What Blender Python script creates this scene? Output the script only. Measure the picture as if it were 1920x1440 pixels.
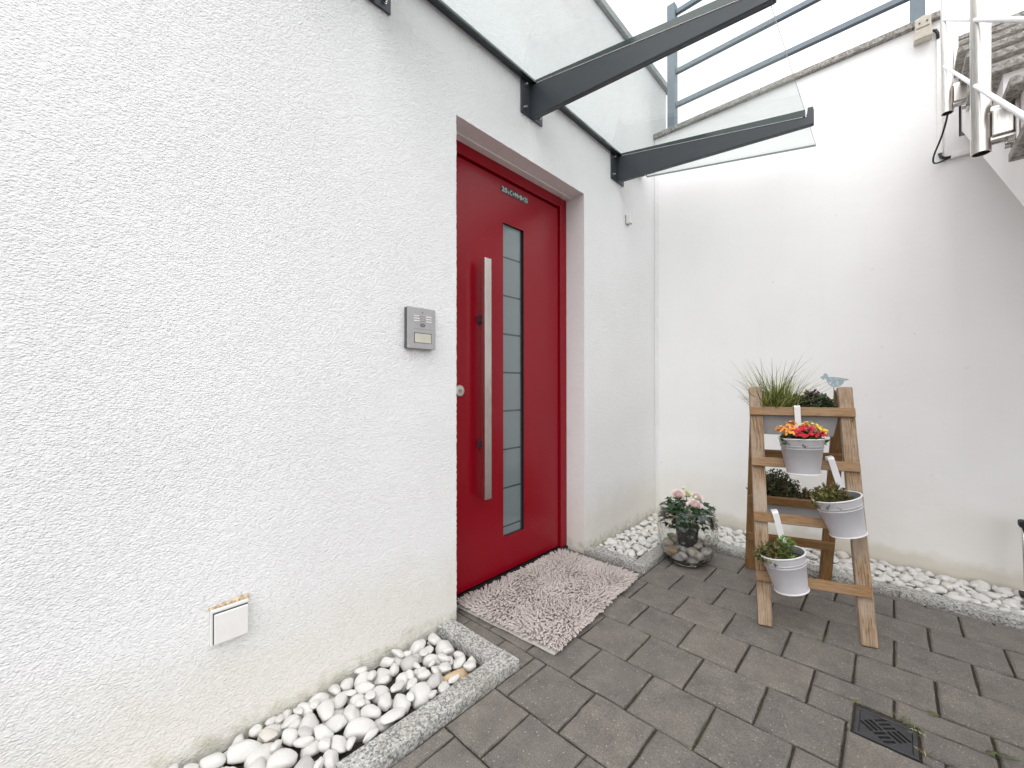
import bpy, bmesh, math, random
import numpy as np
from mathutils import Matrix, Vector, noise as mnoise
R = math.radians
rng = random.Random(7)
nr = np.random.RandomState(11)
for o in list(bpy.data.objects): bpy.data.objects.remove(o)
S = bpy.context.scene
COL = S.collection

# ------------------------------------------------------------------ camera
cd = bpy.data.cameras.new('camera'); cam = bpy.data.objects.new('camera', cd); COL.objects.link(cam)
cd.sensor_width = 36; cd.lens = 765.03 / 1920 * 36; cd.clip_start = .02; cd.clip_end = 3000
YAW, PIT, ROL = R(43.034), R(.2253), R(-.0527)
fw = Vector((-math.sin(YAW) * math.cos(PIT), math.cos(YAW) * math.cos(PIT), math.sin(PIT)))
rt = Vector((math.cos(YAW), math.sin(YAW), 0)); up = rt.cross(fw)
rt, up = rt * math.cos(ROL) + up * math.sin(ROL), up * math.cos(ROL) - rt * math.sin(ROL)
cam.matrix_world = Matrix(((rt.x, up.x, -fw.x, 1.3533), (rt.y, up.y, -fw.y, -3.0792), (rt.z, up.z, -fw.z, 1.0), (0, 0, 0, 1)))
S.camera = cam
S.render.resolution_x, S.render.resolution_y = 1024, 768

# ------------------------------------------------------------------ sky, sun, exposure
W = bpy.data.worlds.new('World'); S.world = W; W.use_nodes = True
wn = W.node_tree; wn.nodes.clear()
sky = wn.nodes.new('ShaderNodeTexSky'); sky.sky_type = 'NISHITA'; sky.sun_disc = False
SUN_EL, SUN_AZ = R(58), R(172)           # azimuth clockwise from +Y
sky.sun_elevation = SUN_EL; sky.sun_rotation = SUN_AZ; sky.air_density = 1.0; sky.dust_density = 4.0; sky.ozone_density = 1.0
hs = wn.nodes.new('ShaderNodeHueSaturation'); hs.inputs['Saturation'].default_value = .10
ov = wn.nodes.new('ShaderNodeMix'); ov.data_type = 'RGBA'; ov.inputs['Factor'].default_value = .7; ov.inputs['B'].default_value = (11.5, 11.6, 11.9, 1)   # even cloud cover over the clear-sky gradient
bg = wn.nodes.new('ShaderNodeBackground'); bg.inputs['Strength'].default_value = .15
wo = wn.nodes.new('ShaderNodeOutputWorld')
wn.links.new(sky.outputs[0], hs.inputs['Color']); wn.links.new(hs.outputs[0], ov.inputs['A']); wn.links.new(ov.outputs['Result'], bg.inputs[0]); wn.links.new(bg.outputs[0], wo.inputs[0])
sl = bpy.data.lights.new('sun', 'SUN'); sl.energy = .8; sl.angle = R(60); sl.color = (1, .97, .93)
so = bpy.data.objects.new('sun', sl); COL.objects.link(so)
sd = Vector((math.sin(SUN_AZ) * math.cos(SUN_EL), math.cos(SUN_AZ) * math.cos(SUN_EL), math.sin(SUN_EL)))
so.rotation_euler = sd.to_track_quat('Z', 'Y').to_euler(); so.location = sd * 20
V = S.view_settings; V.view_transform = 'Standard'; V.look = 'None'; V.gamma = 1; V.use_curve_mapping = False
V.exposure = .46
S.render.engine = 'CYCLES'; cy = S.cycles; cy.max_bounces = 8; cy.diffuse_bounces = 5; cy.glossy_bounces = 3; cy.transmission_bounces = 8; cy.transparent_max_bounces = 12

# ------------------------------------------------------------------ helpers
def tag(o, label=None, cat=None, group=None, kind=None):
    if label: o['label'] = label
    if cat: o['category'] = cat
    if group: o['group'] = group
    if kind: o['kind'] = kind
    return o
def put(o, parent=None):
    COL.objects.link(o)
    if parent is not None:
        o.parent = parent; o.matrix_parent_inverse = parent.matrix_basis.inverted()
    return o
def empty(name, loc, label=None, cat=None, group=None, kind=None):
    o = bpy.data.objects.new(name, None); o.location = loc; o.empty_display_size = .05
    put(o); return tag(o, label, cat, group, kind)

class MB:
    def __init__(s): s.v = []; s.f = []; s.m = []
    def add(s, vs, fs, m=0):
        n = len(s.v); s.v += [tuple(v) for v in vs]; s.f += [tuple(i + n for i in f) for f in fs]; s.m += [m] * len(fs); return s
    def box(s, a, b, m=0, M=None):
        (x0, y0, z0), (x1, y1, z1) = a, b
        vs = [(x0, y0, z0), (x1, y0, z0), (x1, y1, z0), (x0, y1, z0), (x0, y0, z1), (x1, y0, z1), (x1, y1, z1), (x0, y1, z1)]
        if M is not None: vs = [M @ Vector(v) for v in vs]
        return s.add(vs, [(3, 2, 1, 0), (4, 5, 6, 7), (0, 1, 5, 4), (1, 2, 6, 5), (2, 3, 7, 6), (3, 0, 4, 7)], m)
    def prism(s, poly, d0, d1, fn, m=0):
        n = len(poly); vs = [fn(p, d0) for p in poly] + [fn(p, d1) for p in poly]
        fs = [tuple(range(n))[::-1], tuple(range(n, 2 * n))] + [(i, (i + 1) % n, n + (i + 1) % n, n + i) for i in range(n)]
        return s.add(vs, fs, m)
    def tube(s, pts, r, n=8, m=0, caps=True):
        pts = [Vector(p) for p in pts]; k = len(pts); rs = r if isinstance(r, (list, tuple)) else [r] * k
        d = (pts[1] - pts[0]).normalized(); a = d.orthogonal().normalized(); vs = []
        for i, p in enumerate(pts):
            t = (pts[min(i + 1, k - 1)] - pts[max(i - 1, 0)]).normalized()
            a = (a - t * a.dot(t)).normalized(); b = t.cross(a)
            vs += [p + (a * math.cos(2 * math.pi * j / n) + b * math.sin(2 * math.pi * j / n)) * rs[i] for j in range(n)]
        fs = [(i * n + j, i * n + (j + 1) % n, (i + 1) * n + (j + 1) % n, (i + 1) * n + j) for i in range(k - 1) for j in range(n)]
        if caps: fs += [tuple(range(n))[::-1], tuple(range((k - 1) * n, k * n))]
        return s.add(vs, fs, m)
    def lathe(s, prof, n=32, m=0, c=(0, 0, 0), close=False):
        vs = []
        for r, z in prof: vs += [(c[0] + r * math.cos(2 * math.pi * j / n), c[1] + r * math.sin(2 * math.pi * j / n), c[2] + z) for j in range(n)]
        k = len(prof)
        fs = [(i * n + j, i * n + (j + 1) % n, (i + 1) * n + (j + 1) % n, (i + 1) * n + j) for i in range(k - 1) for j in range(n)]
        if prof[0][0] > 1e-6 and close: fs.append(tuple(range(n))[::-1])
        if close: fs.append(tuple(range((k - 1) * n, k * n)))
        return s.add(vs, fs, m)
    def mesh(s, name, mats=(), smooth=False):
        me = bpy.data.meshes.new(name); me.from_pydata(s.v, [], s.f)
        for q in (mats if isinstance(mats, (list, tuple)) else [mats]): me.materials.append(q)
        if any(s.m): me.polygons.foreach_set('material_index', s.m)
        if smooth: me.polygons.foreach_set('use_smooth', [True] * len(s.f))
        me.update(); return me
    def build(s, name, mats, parent=None, smooth=False, M=None, bevel=0, seg=2):
        o = bpy.data.objects.new(name, s.mesh(name, mats, smooth))
        if M is not None: o.matrix_basis = M
        put(o, parent)
        if bevel:
            b = o.modifiers.new('bevel', 'BEVEL'); b.width = bevel; b.segments = seg; b.limit_method = 'ANGLE'; b.angle_limit = R(35)
            if smooth is None: pass
        if smooth == 'auto':
            o.data.polygons.foreach_set('use_smooth', [True] * len(o.data.polygons))
            w = o.modifiers.new('es', 'EDGE_SPLIT'); w.split_angle = R(40)
        return o
def frame(ax, o, upv=(0, 0, 1)):
    x = Vector(ax).normalized(); z = Vector(upv); z = (z - x * z.dot(x)).normalized(); y = z.cross(x)
    return Matrix(((x.x, y.x, z.x, o[0]), (x.y, y.y, z.y, o[1]), (x.z, y.z, z.z, o[2]), (0, 0, 0, 1)))
def board(name, p0, p1, w, t, nrm, mat, parent, bevel=.003):
    p0, p1 = Vector(p0), Vector(p1); L = (p1 - p0).length
    return MB().box((-L / 2, -w / 2, -t / 2), (L / 2, w / 2, t / 2)).build(name, mat, parent, M=frame(p1 - p0, (p0 + p1) / 2, nrm), bevel=bevel)

# ------------------------------------------------------------------ materials
def newmat(name):
    m = bpy.data.materials.new(name); m.use_nodes = True; nt = m.node_tree
    return m, nt, nt.nodes['Principled BSDF']
def nd(nt, t, **k):
    n = nt.nodes.new(t)
    for a, b in k.items():
        if a[0] == '_': setattr(n, a[1:], b)
        else: n.inputs[a.replace('__', ' ')].default_value = b
    return n
def coords(nt, rand=False, scale=None, mode='Object'):
    tc = nt.nodes.new('ShaderNodeTexCoord'); out = tc.outputs[mode]
    if rand:
        oi = nt.nodes.new('ShaderNodeObjectInfo'); mu = nd(nt, 'ShaderNodeMath', _operation='MULTIPLY'); mu.inputs[1].default_value = 57.3
        nt.links.new(oi.outputs['Random'], mu.inputs[0])
        va = nd(nt, 'ShaderNodeVectorMath', _operation='ADD'); nt.links.new(out, va.inputs[0]); nt.links.new(mu.outputs[0], va.inputs[1]); out = va.outputs[0]
    if scale:
        mp = nt.nodes.new('ShaderNodeMapping'); mp.inputs['Scale'].default_value = scale; nt.links.new(out, mp.inputs[0]); out = mp.outputs[0]
    return out
def noise(nt, co, scale, detail=4, rough=.55, dist=0):
    n = nd(nt, 'ShaderNodeTexNoise', Scale=scale, Detail=detail, Roughness=rough, Distortion=dist); nt.links.new(co, n.inputs['Vector']); return n.outputs['Fac']
def ramp(nt, fac, stops, interp='LINEAR'):
    r = nt.nodes.new('ShaderNodeValToRGB'); r.color_ramp.interpolation = interp; e = r.color_ramp.elements
    while len(e) < len(stops): e.new(.5)
    for q, (p, c) in zip(e, stops): q.position = p; q.color = (*c, 1) if len(c) == 3 else c
    nt.links.new(fac, r.inputs[0]); return r.outputs[0]
def mix(nt, fac, a, b, mode='MIX'):
    m = nt.nodes.new('ShaderNodeMix'); m.data_type = 'RGBA'; m.blend_type = mode
    for s, v in ((m.inputs['Factor'], fac), (m.inputs['A'], a), (m.inputs['B'], b)):
        if hasattr(v, 'is_linked') or hasattr(v, 'links'): nt.links.new(v, s)
        elif isinstance(v, (int, float)) and s.type == 'VALUE': s.default_value = v
        else: s.default_value = (*v, 1) if not isinstance(v, (int, float)) else (v, v, v, 1)
    return m.outputs['Result']
def math_(nt, op, a, b=None):
    m = nd(nt, 'ShaderNodeMath', _operation=op)
    for i, v in enumerate((a, b)):
        if v is None: continue
        if hasattr(v, 'links'): nt.links.new(v, m.inputs[i])
        else: m.inputs[i].default_value = v
    return m.outputs[0]
def bump(nt, bs, h, strength=.5, dist=.003):
    b = nd(nt, 'ShaderNodeBump', Strength=strength, Distance=dist); nt.links.new(h, b.inputs['Height']); nt.links.new(b.outputs[0], bs.inputs['Normal'])
def setc(nt, bs, v):
    if hasattr(v, 'links'): nt.links.new(v, bs.inputs['Base Color'])
    else: bs.inputs['Base Color'].default_value = (*v, 1)
def simple(name, c, rough=.5, metal=0, spec=.5, var=.08, vs=30, bs_=0, bd=.001, bsc=200, rand=False, coat=0):
    m, nt, bs = newmat(name); co = coords(nt, rand)
    lo = tuple(max(0, q * (1 - var)) for q in c); hi = tuple(min(1, q * (1 + var)) for q in c)
    setc(nt, bs, ramp(nt, noise(nt, co, vs), [(.3, lo), (.7, hi)]))
    bs.inputs['Roughness'].default_value = rough; bs.inputs['Metallic'].default_value = metal; bs.inputs['Specular IOR Level'].default_value = spec
    if coat: bs.inputs['Coat Weight'].default_value = coat; bs.inputs['Coat Roughness'].default_value = .03
    if bs_: bump(nt, bs, noise(nt, co, bsc), bs_, bd)
    return m

def m_plaster():
    m, nt, bs = newmat('rough_plaster'); co = coords(nt)
    wv = nd(nt, 'ShaderNodeVectorMath', _operation='ADD'); nt.links.new(co, wv.inputs[0])
    nv_ = nd(nt, 'ShaderNodeTexNoise', Scale=90, Detail=1); nt.links.new(co, nv_.inputs['Vector']); sc_ = nd(nt, 'ShaderNodeVectorMath', _operation='SCALE'); nt.links.new(nv_.outputs['Color'], sc_.inputs[0]); sc_.inputs['Scale'].default_value = .008; nt.links.new(sc_.outputs[0], wv.inputs[1])
    mp = nt.nodes.new('ShaderNodeMapping'); mp.inputs['Scale'].default_value = (1, .8, 1.25); nt.links.new(wv.outputs[0], mp.inputs[0])
    vo = nd(nt, 'ShaderNodeTexVoronoi', Scale=200, Randomness=1); nt.links.new(mp.outputs[0], vo.inputs['Vector'])
    sp_ = nt.nodes.new('ShaderNodeSeparateColor'); nt.links.new(vo.outputs['Color'], sp_.inputs[0])
    dome = math_(nt, 'MULTIPLY', math_(nt, 'SUBTRACT', 1.0, math_(nt, 'MULTIPLY', vo.outputs['Distance'], 1.1)), math_(nt, 'ADD', math_(nt, 'MULTIPLY', sp_.outputs[0], .75), .35))
    h = math_(nt, 'ADD', dome, math_(nt, 'MULTIPLY', noise(nt, co, 45, 1), .9))
    broad = noise(nt, co, 1.7, 4)
    col = ramp(nt, broad, [(.3, (.82, .812, .81)), (.7, (.87, .866, .862))])
    # splash stain along the foot of the wall, ragged upper edge
    sx = nt.nodes.new('ShaderNodeSeparateXYZ'); nt.links.new(co, sx.inputs[0])
    edge = math_(nt, 'ADD', sx.outputs['Z'], math_(nt, 'MULTIPLY', noise(nt, co, 6, 5), -.34))
    st = ramp(nt, edge, [(0, (1, 1, 1)), (.22, (0, 0, 0))])
    spot = ramp(nt, noise(nt, co, 22, 6, .7), [(.40, (0, 0, 0)), (.75, (1, 1, 1))])
    col = mix(nt, math_(nt, 'MULTIPLY', st, .36), col, (.68, .625, .50))
    moss = ramp(nt, math_(nt, 'ADD', sx.outputs['Z'], math_(nt, 'MULTIPLY', noise(nt, co, 11, 4), -.085)), [(0, (1, 1, 1)), (.03, (0, 0, 0))])
    col = mix(nt, math_(nt, 'MULTIPLY', math_(nt, 'MULTIPLY', moss, spot), .6), col, (.26, .25, .09))
    setc(nt, bs, col); bs.inputs['Roughness'].default_value = .92; bs.inputs['Specular IOR Level'].default_value = .2
    bump(nt, bs, h, 1.0, .0023); return m
def m_smooth_wall():
    m, nt, bs = newmat('smooth_plaster'); co = coords(nt)
    col = ramp(nt, noise(nt, co, 2.2, 5), [(.3, (.855, .845, .84)), (.7, (.89, .882, .878))])
    sx = nt.nodes.new('ShaderNodeSeparateXYZ'); nt.links.new(co, sx.inputs[0])
    edge = math_(nt, 'ADD', sx.outputs['Z'], math_(nt, 'MULTIPLY', noise(nt, co, 4, 5), -.5))
    col = mix(nt, math_(nt, 'MULTIPLY', ramp(nt, edge, [(0, (1, 1, 1)), (.28, (0, 0, 0))]), .3), col, (.72, .67, .57))
    foot = ramp(nt, math_(nt, 'ADD', sx.outputs['Z'], math_(nt, 'MULTIPLY', noise(nt, co, 9, 6), -.14)), [(0, (1, 1, 1)), (.05, (0, 0, 0))])
    col = mix(nt, math_(nt, 'MULTIPLY', foot, .45), col, (.50, .44, .31))
    st = coords(nt, scale=(9, 9, .8)); streak = ramp(nt, noise(nt, st, 2.2, 4), [(.55, (0, 0, 0)), (.75, (1, 1, 1))])
    col = mix(nt, math_(nt, 'MULTIPLY', streak, .05), col, (.55, .52, .48))
    sp = ramp(nt, noise(nt, co, 31, 2, .4), [(.765, (0, 0, 0)), (.785, (1, 1, 1))])
    col = mix(nt, math_(nt, 'MULTIPLY', sp, .35), col, (.45, .43, .41))
    setc(nt, bs, col); bs.inputs['Roughness'].default_value = .8; bs.inputs['Specular IOR Level'].default_value = .25
    h = math_(nt, 'ADD', noise(nt, co, 5, 4), math_(nt, 'MULTIPLY', noise(nt, co, 170, 3), .07)); bump(nt, bs, h, .38, .01); return m
def m_granite(name, dark=(.10, .10, .10), mid=(.36, .35, .33), lite=(.62, .61, .58), sc=170, lich=0):
    m, nt, bs = newmat(name); co = coords(nt, True)
    vo = nd(nt, 'ShaderNodeTexVoronoi', Scale=sc); nt.links.new(co, vo.inputs['Vector'])
    sx = nt.nodes.new('ShaderNodeSeparateColor'); nt.links.new(vo.outputs['Color'], sx.inputs[0])
    c = ramp(nt, sx.outputs[0], [(0, dark), (.22, dark), (.30, mid), (.62, mid), (.75, lite)])
    c = mix(nt, .35, c, ramp(nt, noise(nt, co, sc * 1.7, 3), [(.35, dark), (.65, lite)]))
    c = mix(nt, math_(nt, 'MULTIPLY', ramp(nt, noise(nt, co, 5, 6), [(.45, (0, 0, 0)), (.75, (1, 1, 1))]), .5), c, (.24, .22, .17))
    if lich: c = mix(nt, math_(nt, 'MULTIPLY', ramp(nt, noise(nt, co, 26, 5, .7), [(.5, (0, 0, 0)), (.62, (1, 1, 1))]), lich), c, (.12, .11, .09))
    setc(nt, bs, c); bs.inputs['Roughness'].default_value = .75; bump(nt, bs, noise(nt, co, 160, 4), .5, .0025); return m
def m_paver():
    m, nt, bs = newmat('concrete_paver'); co = coords(nt, True)
    oi = nt.nodes.new('ShaderNodeObjectInfo')
    c = ramp(nt, oi.outputs['Random'], [(0, (.158, .147, .136)), (.5, (.172, .159, .145)), (1, (.188, .172, .154))])
    c = mix(nt, 1, c, ramp(nt, noise(nt, co, 11, 6, .7), [(.25, (.66, .66, .68)), (.75, (1.28, 1.26, 1.2))]), 'MULTIPLY')
    c = mix(nt, 1, c, ramp(nt, noise(nt, co, 240, 3, .75), [(.32, (.6, .6, .6)), (.68, (1.4, 1.4, 1.4))]), 'MULTIPLY')
    wl = ramp(nt, noise(nt, co, 4, 5, .6), [(.5, (0, 0, 0)), (.72, (1, 1, 1))])
    c = mix(nt, math_(nt, 'MULTIPLY', wl, .25), c, (.20, .178, .145))
    vo = nd(nt, 'ShaderNodeTexVoronoi', Scale=60); nt.links.new(co, vo.inputs['Vector'])
    c = mix(nt, ramp(nt, vo.outputs['Distance'], [(.08, (.8, .8, .8)), (.16, (0, 0, 0))]), c, (.42, .39, .35))
    setc(nt, bs, c); bs.inputs['Roughness'].default_value = .72; bs.inputs['Specular IOR Level'].default_value = .4
    bump(nt, bs, math_(nt, 'ADD', noise(nt, co, 330, 4, .7), math_(nt, 'MULTIPLY', noise(nt, co, 14, 3), 1.5)), .55, .0022); return m
def m_joint():
    m, nt, bs = newmat('joint_sand'); co = coords(nt)
    c = ramp(nt, noise(nt, co, 240, 4, .7), [(.3, (.012, .010, .008)), (.52, (.04, .031, .022)), (.72, (.16, .135, .10))])
    moss = ramp(nt, noise(nt, co, 3.4, 5, .65), [(.50, (0, 0, 0)), (.60, (1, 1, 1))])
    c = mix(nt, math_(nt, 'MULTIPLY', moss, .8), c, ramp(nt, noise(nt, co, 120, 3), [(.3, (.02, .022, .006)), (.7, (.085, .082, .022))]))
    setc(nt, bs, c); bs.inputs['Roughness'].default_value = .95; bump(nt, bs, noise(nt, co, 260, 4), .9, .004); return m
def m_far_ground():
    m, nt, bs = newmat('far_paving'); co = coords(nt, scale=(1, 1, 1))
    br = nd(nt, 'ShaderNodeTexBrick', Scale=1.0); br.inputs['Brick Width'].default_value = .204; br.inputs['Row Height'].default_value = .208; br.inputs['Mortar Size'].default_value = .004
    br.inputs['Color1'].default_value = (.075, .07, .065, 1); br.inputs['Color2'].default_value = (.092, .085, .076, 1); br.inputs['Mortar'].default_value = (.03, .025, .02, 1)
    nt.links.new(co, br.inputs['Vector']); setc(nt, bs, br.outputs[0]); bs.inputs['Roughness'].default_value = .8; return m
def m_pebble(name, a, b, vein):
    m, nt, bs = newmat(name); co = coords(nt, True)
    c = ramp(nt, noise(nt, co, 26, 4, .6), [(.3, a), (.7, b)])
    v = ramp(nt, noise(nt, co, 34, 6, .75, 1.6), [(.52, (0, 0, 0)), (.64, (1, 1, 1))])
    c = mix(nt, math_(nt, 'MULTIPLY', v, .5), c, vein)
    d = ramp(nt, noise(nt, co, 9, 5, .6), [(.52, (0, 0, 0)), (.75, (1, 1, 1))]); c = mix(nt, math_(nt, 'MULTIPLY', d, .35), c, (.62, .52, .37))
    setc(nt, bs, c); bs.inputs['Roughness'].default_value = .5; bs.inputs['Specular IOR Level'].default_value = .4
    bump(nt, bs, noise(nt, co, 60, 5, .6), .35, .003); return m
def m_wood(name, a, b, grey, gamt, dark=.5):
    m, nt, bs = newmat(name); co = coords(nt, True, scale=(1, 9, 9)); c0 = coords(nt, True)
    g = noise(nt, co, 17, 6, .65, .8)
    c = ramp(nt, g, [(.30, a), (.52, b), (.72, tuple(q * 1.15 for q in b))])
    fine = ramp(nt, noise(nt, coords(nt, True, scale=(1, 24, 24)), 14, 4, .6), [(.38, (.30, .27, .25)), (.55, (1.08, 1.08, 1.08))])
    c = mix(nt, dark, c, mix(nt, 1, c, fine, 'MULTIPLY'))
    w = ramp(nt, noise(nt, c0, 7, 5, .6), [(.40, (0, 0, 0)), (.66, (1, 1, 1))])
    c = mix(nt, math_(nt, 'MULTIPLY', w, gamt), c, grey)
    setc(nt, bs, c); bs.inputs['Roughness'].default_value = .7; bs.inputs['Specular IOR Level'].default_value = .3
    bump(nt, bs, g, .55, .003); return m
def m_glass(name, tint, ior=1.5, milky=.03, rough=.0, dist=0):
    m, nt, bs = newmat(name); nt.nodes.remove(bs); out = nt.nodes['Material Output']
    tr = nd(nt, 'ShaderNodeBsdfTransparent', Color=(*tint, 1)); gl = nd(nt, 'ShaderNodeBsdfGlossy', Roughness=rough); lw = nd(nt, 'ShaderNodeLayerWeight', Blend=.5); r0 = ((ior - 1) / (ior + 1)) ** 2; fres = math_(nt, 'ADD', math_(nt, 'MULTIPLY', math_(nt, 'POWER', lw.outputs['Facing'], 5.0), 1 - r0), r0)
    df = nd(nt, 'ShaderNodeBsdfDiffuse', Color=(.8, .84, .82, 1))
    if dist:
        co = coords(nt); b = nd(nt, 'ShaderNodeBump', Strength=1, Distance=dist); nt.links.new(noise(nt, co, 30, 2), b.inputs['Height'])
        nt.links.new(b.outputs[0], gl.inputs['Normal'])
    m1 = nd(nt, 'ShaderNodeMixShader', Fac=milky); nt.links.new(tr.outputs[0], m1.inputs[1]); nt.links.new(df.outputs[0], m1.inputs[2])
    if milky:
        co = coords(nt); nt.links.new(math_(nt, 'MULTIPLY', ramp(nt, noise(nt, co, 40, 5, .7), [(.35, (.5, .5, .5)), (.8, (2, 2, 2))]), milky), m1.inputs['Fac'])
    m2 = nt.nodes.new('ShaderNodeMixShader'); nt.links.new(fres, m2.inputs[0]); nt.links.new(m1.outputs[0], m2.inputs[1]); nt.links.new(gl.outputs[0], m2.inputs[2])
    nt.links.new(m2.outputs[0], out.inputs['Surface']); return m
def m_refract():
    m, nt, bs = newmat('vase_glass'); bs.inputs['Transmission Weight'].default_value = 1; bs.inputs['Roughness'].default_value = .0; bs.inputs['IOR'].default_value = 1.42
    setc(nt, bs, ramp(nt, noise(nt, coords(nt), 8), [(.3, (.95, .955, .94)), (.7, (.97, .97, .96))])); return m
def m_leaf(name, a, b, c3=None, rough=.55, sc=60):
    m, nt, bs = newmat(name); co = coords(nt)
    st = [(.28, a), (.6, b)] + ([(.76, c3)] if c3 else [])
    setc(nt, bs, ramp(nt, noise(nt, co, sc, 3), st)); bs.inputs['Roughness'].default_value = rough; bs.inputs['Specular IOR Level'].default_value = .35
    bs.inputs['Subsurface Weight'].default_value = 0; return m
def m_steel():
    m, nt, bs = newmat('brushed_steel'); co = coords(nt, scale=(1, 1, .04))
    g = noise(nt, co, 500, 2); setc(nt, bs, ramp(nt, g, [(.3, (.56, .53, .50)), (.7, (.78, .75, .71))]))
    bs.inputs['Metallic'].default_value = 1; bs.inputs['Roughness'].default_value = .28; bump(nt, bs, g, .12, .001); return m
def m_door():
    m, nt, bs = newmat('red_door_paint'); co = coords(nt)
    setc(nt, bs, ramp(nt, noise(nt, co, 3, 3), [(.3, (.25, .0025, .010)), (.7, (.255, .003, .012))]))
    bs.inputs['Roughness'].default_value = .24; bs.inputs['Specular IOR Level'].default_value = .3
    bump(nt, bs, noise(nt, co, 900, 2), .06, .0006); return m
def m_pile():
    m, nt, bs = newmat('chenille'); co = coords(nt)
    c = ramp(nt, noise(nt, co, 5, 4), [(.35, (.42, .365, .335)), (.65, (.56, .49, .465))])
    c = mix(nt, .5, c, ramp(nt, noise(nt, co, 90, 3), [(.3, (.38, .325, .30)), (.7, (.63, .565, .545))]))
    setc(nt, bs, c); bs.inputs['Roughness'].default_value = .95; bs.inputs['Specular IOR Level'].default_value = .1
    bs.inputs['Sheen Weight'].default_value = .3; bump(nt, bs, noise(nt, co, 900, 2), .4, .001); return m

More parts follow.
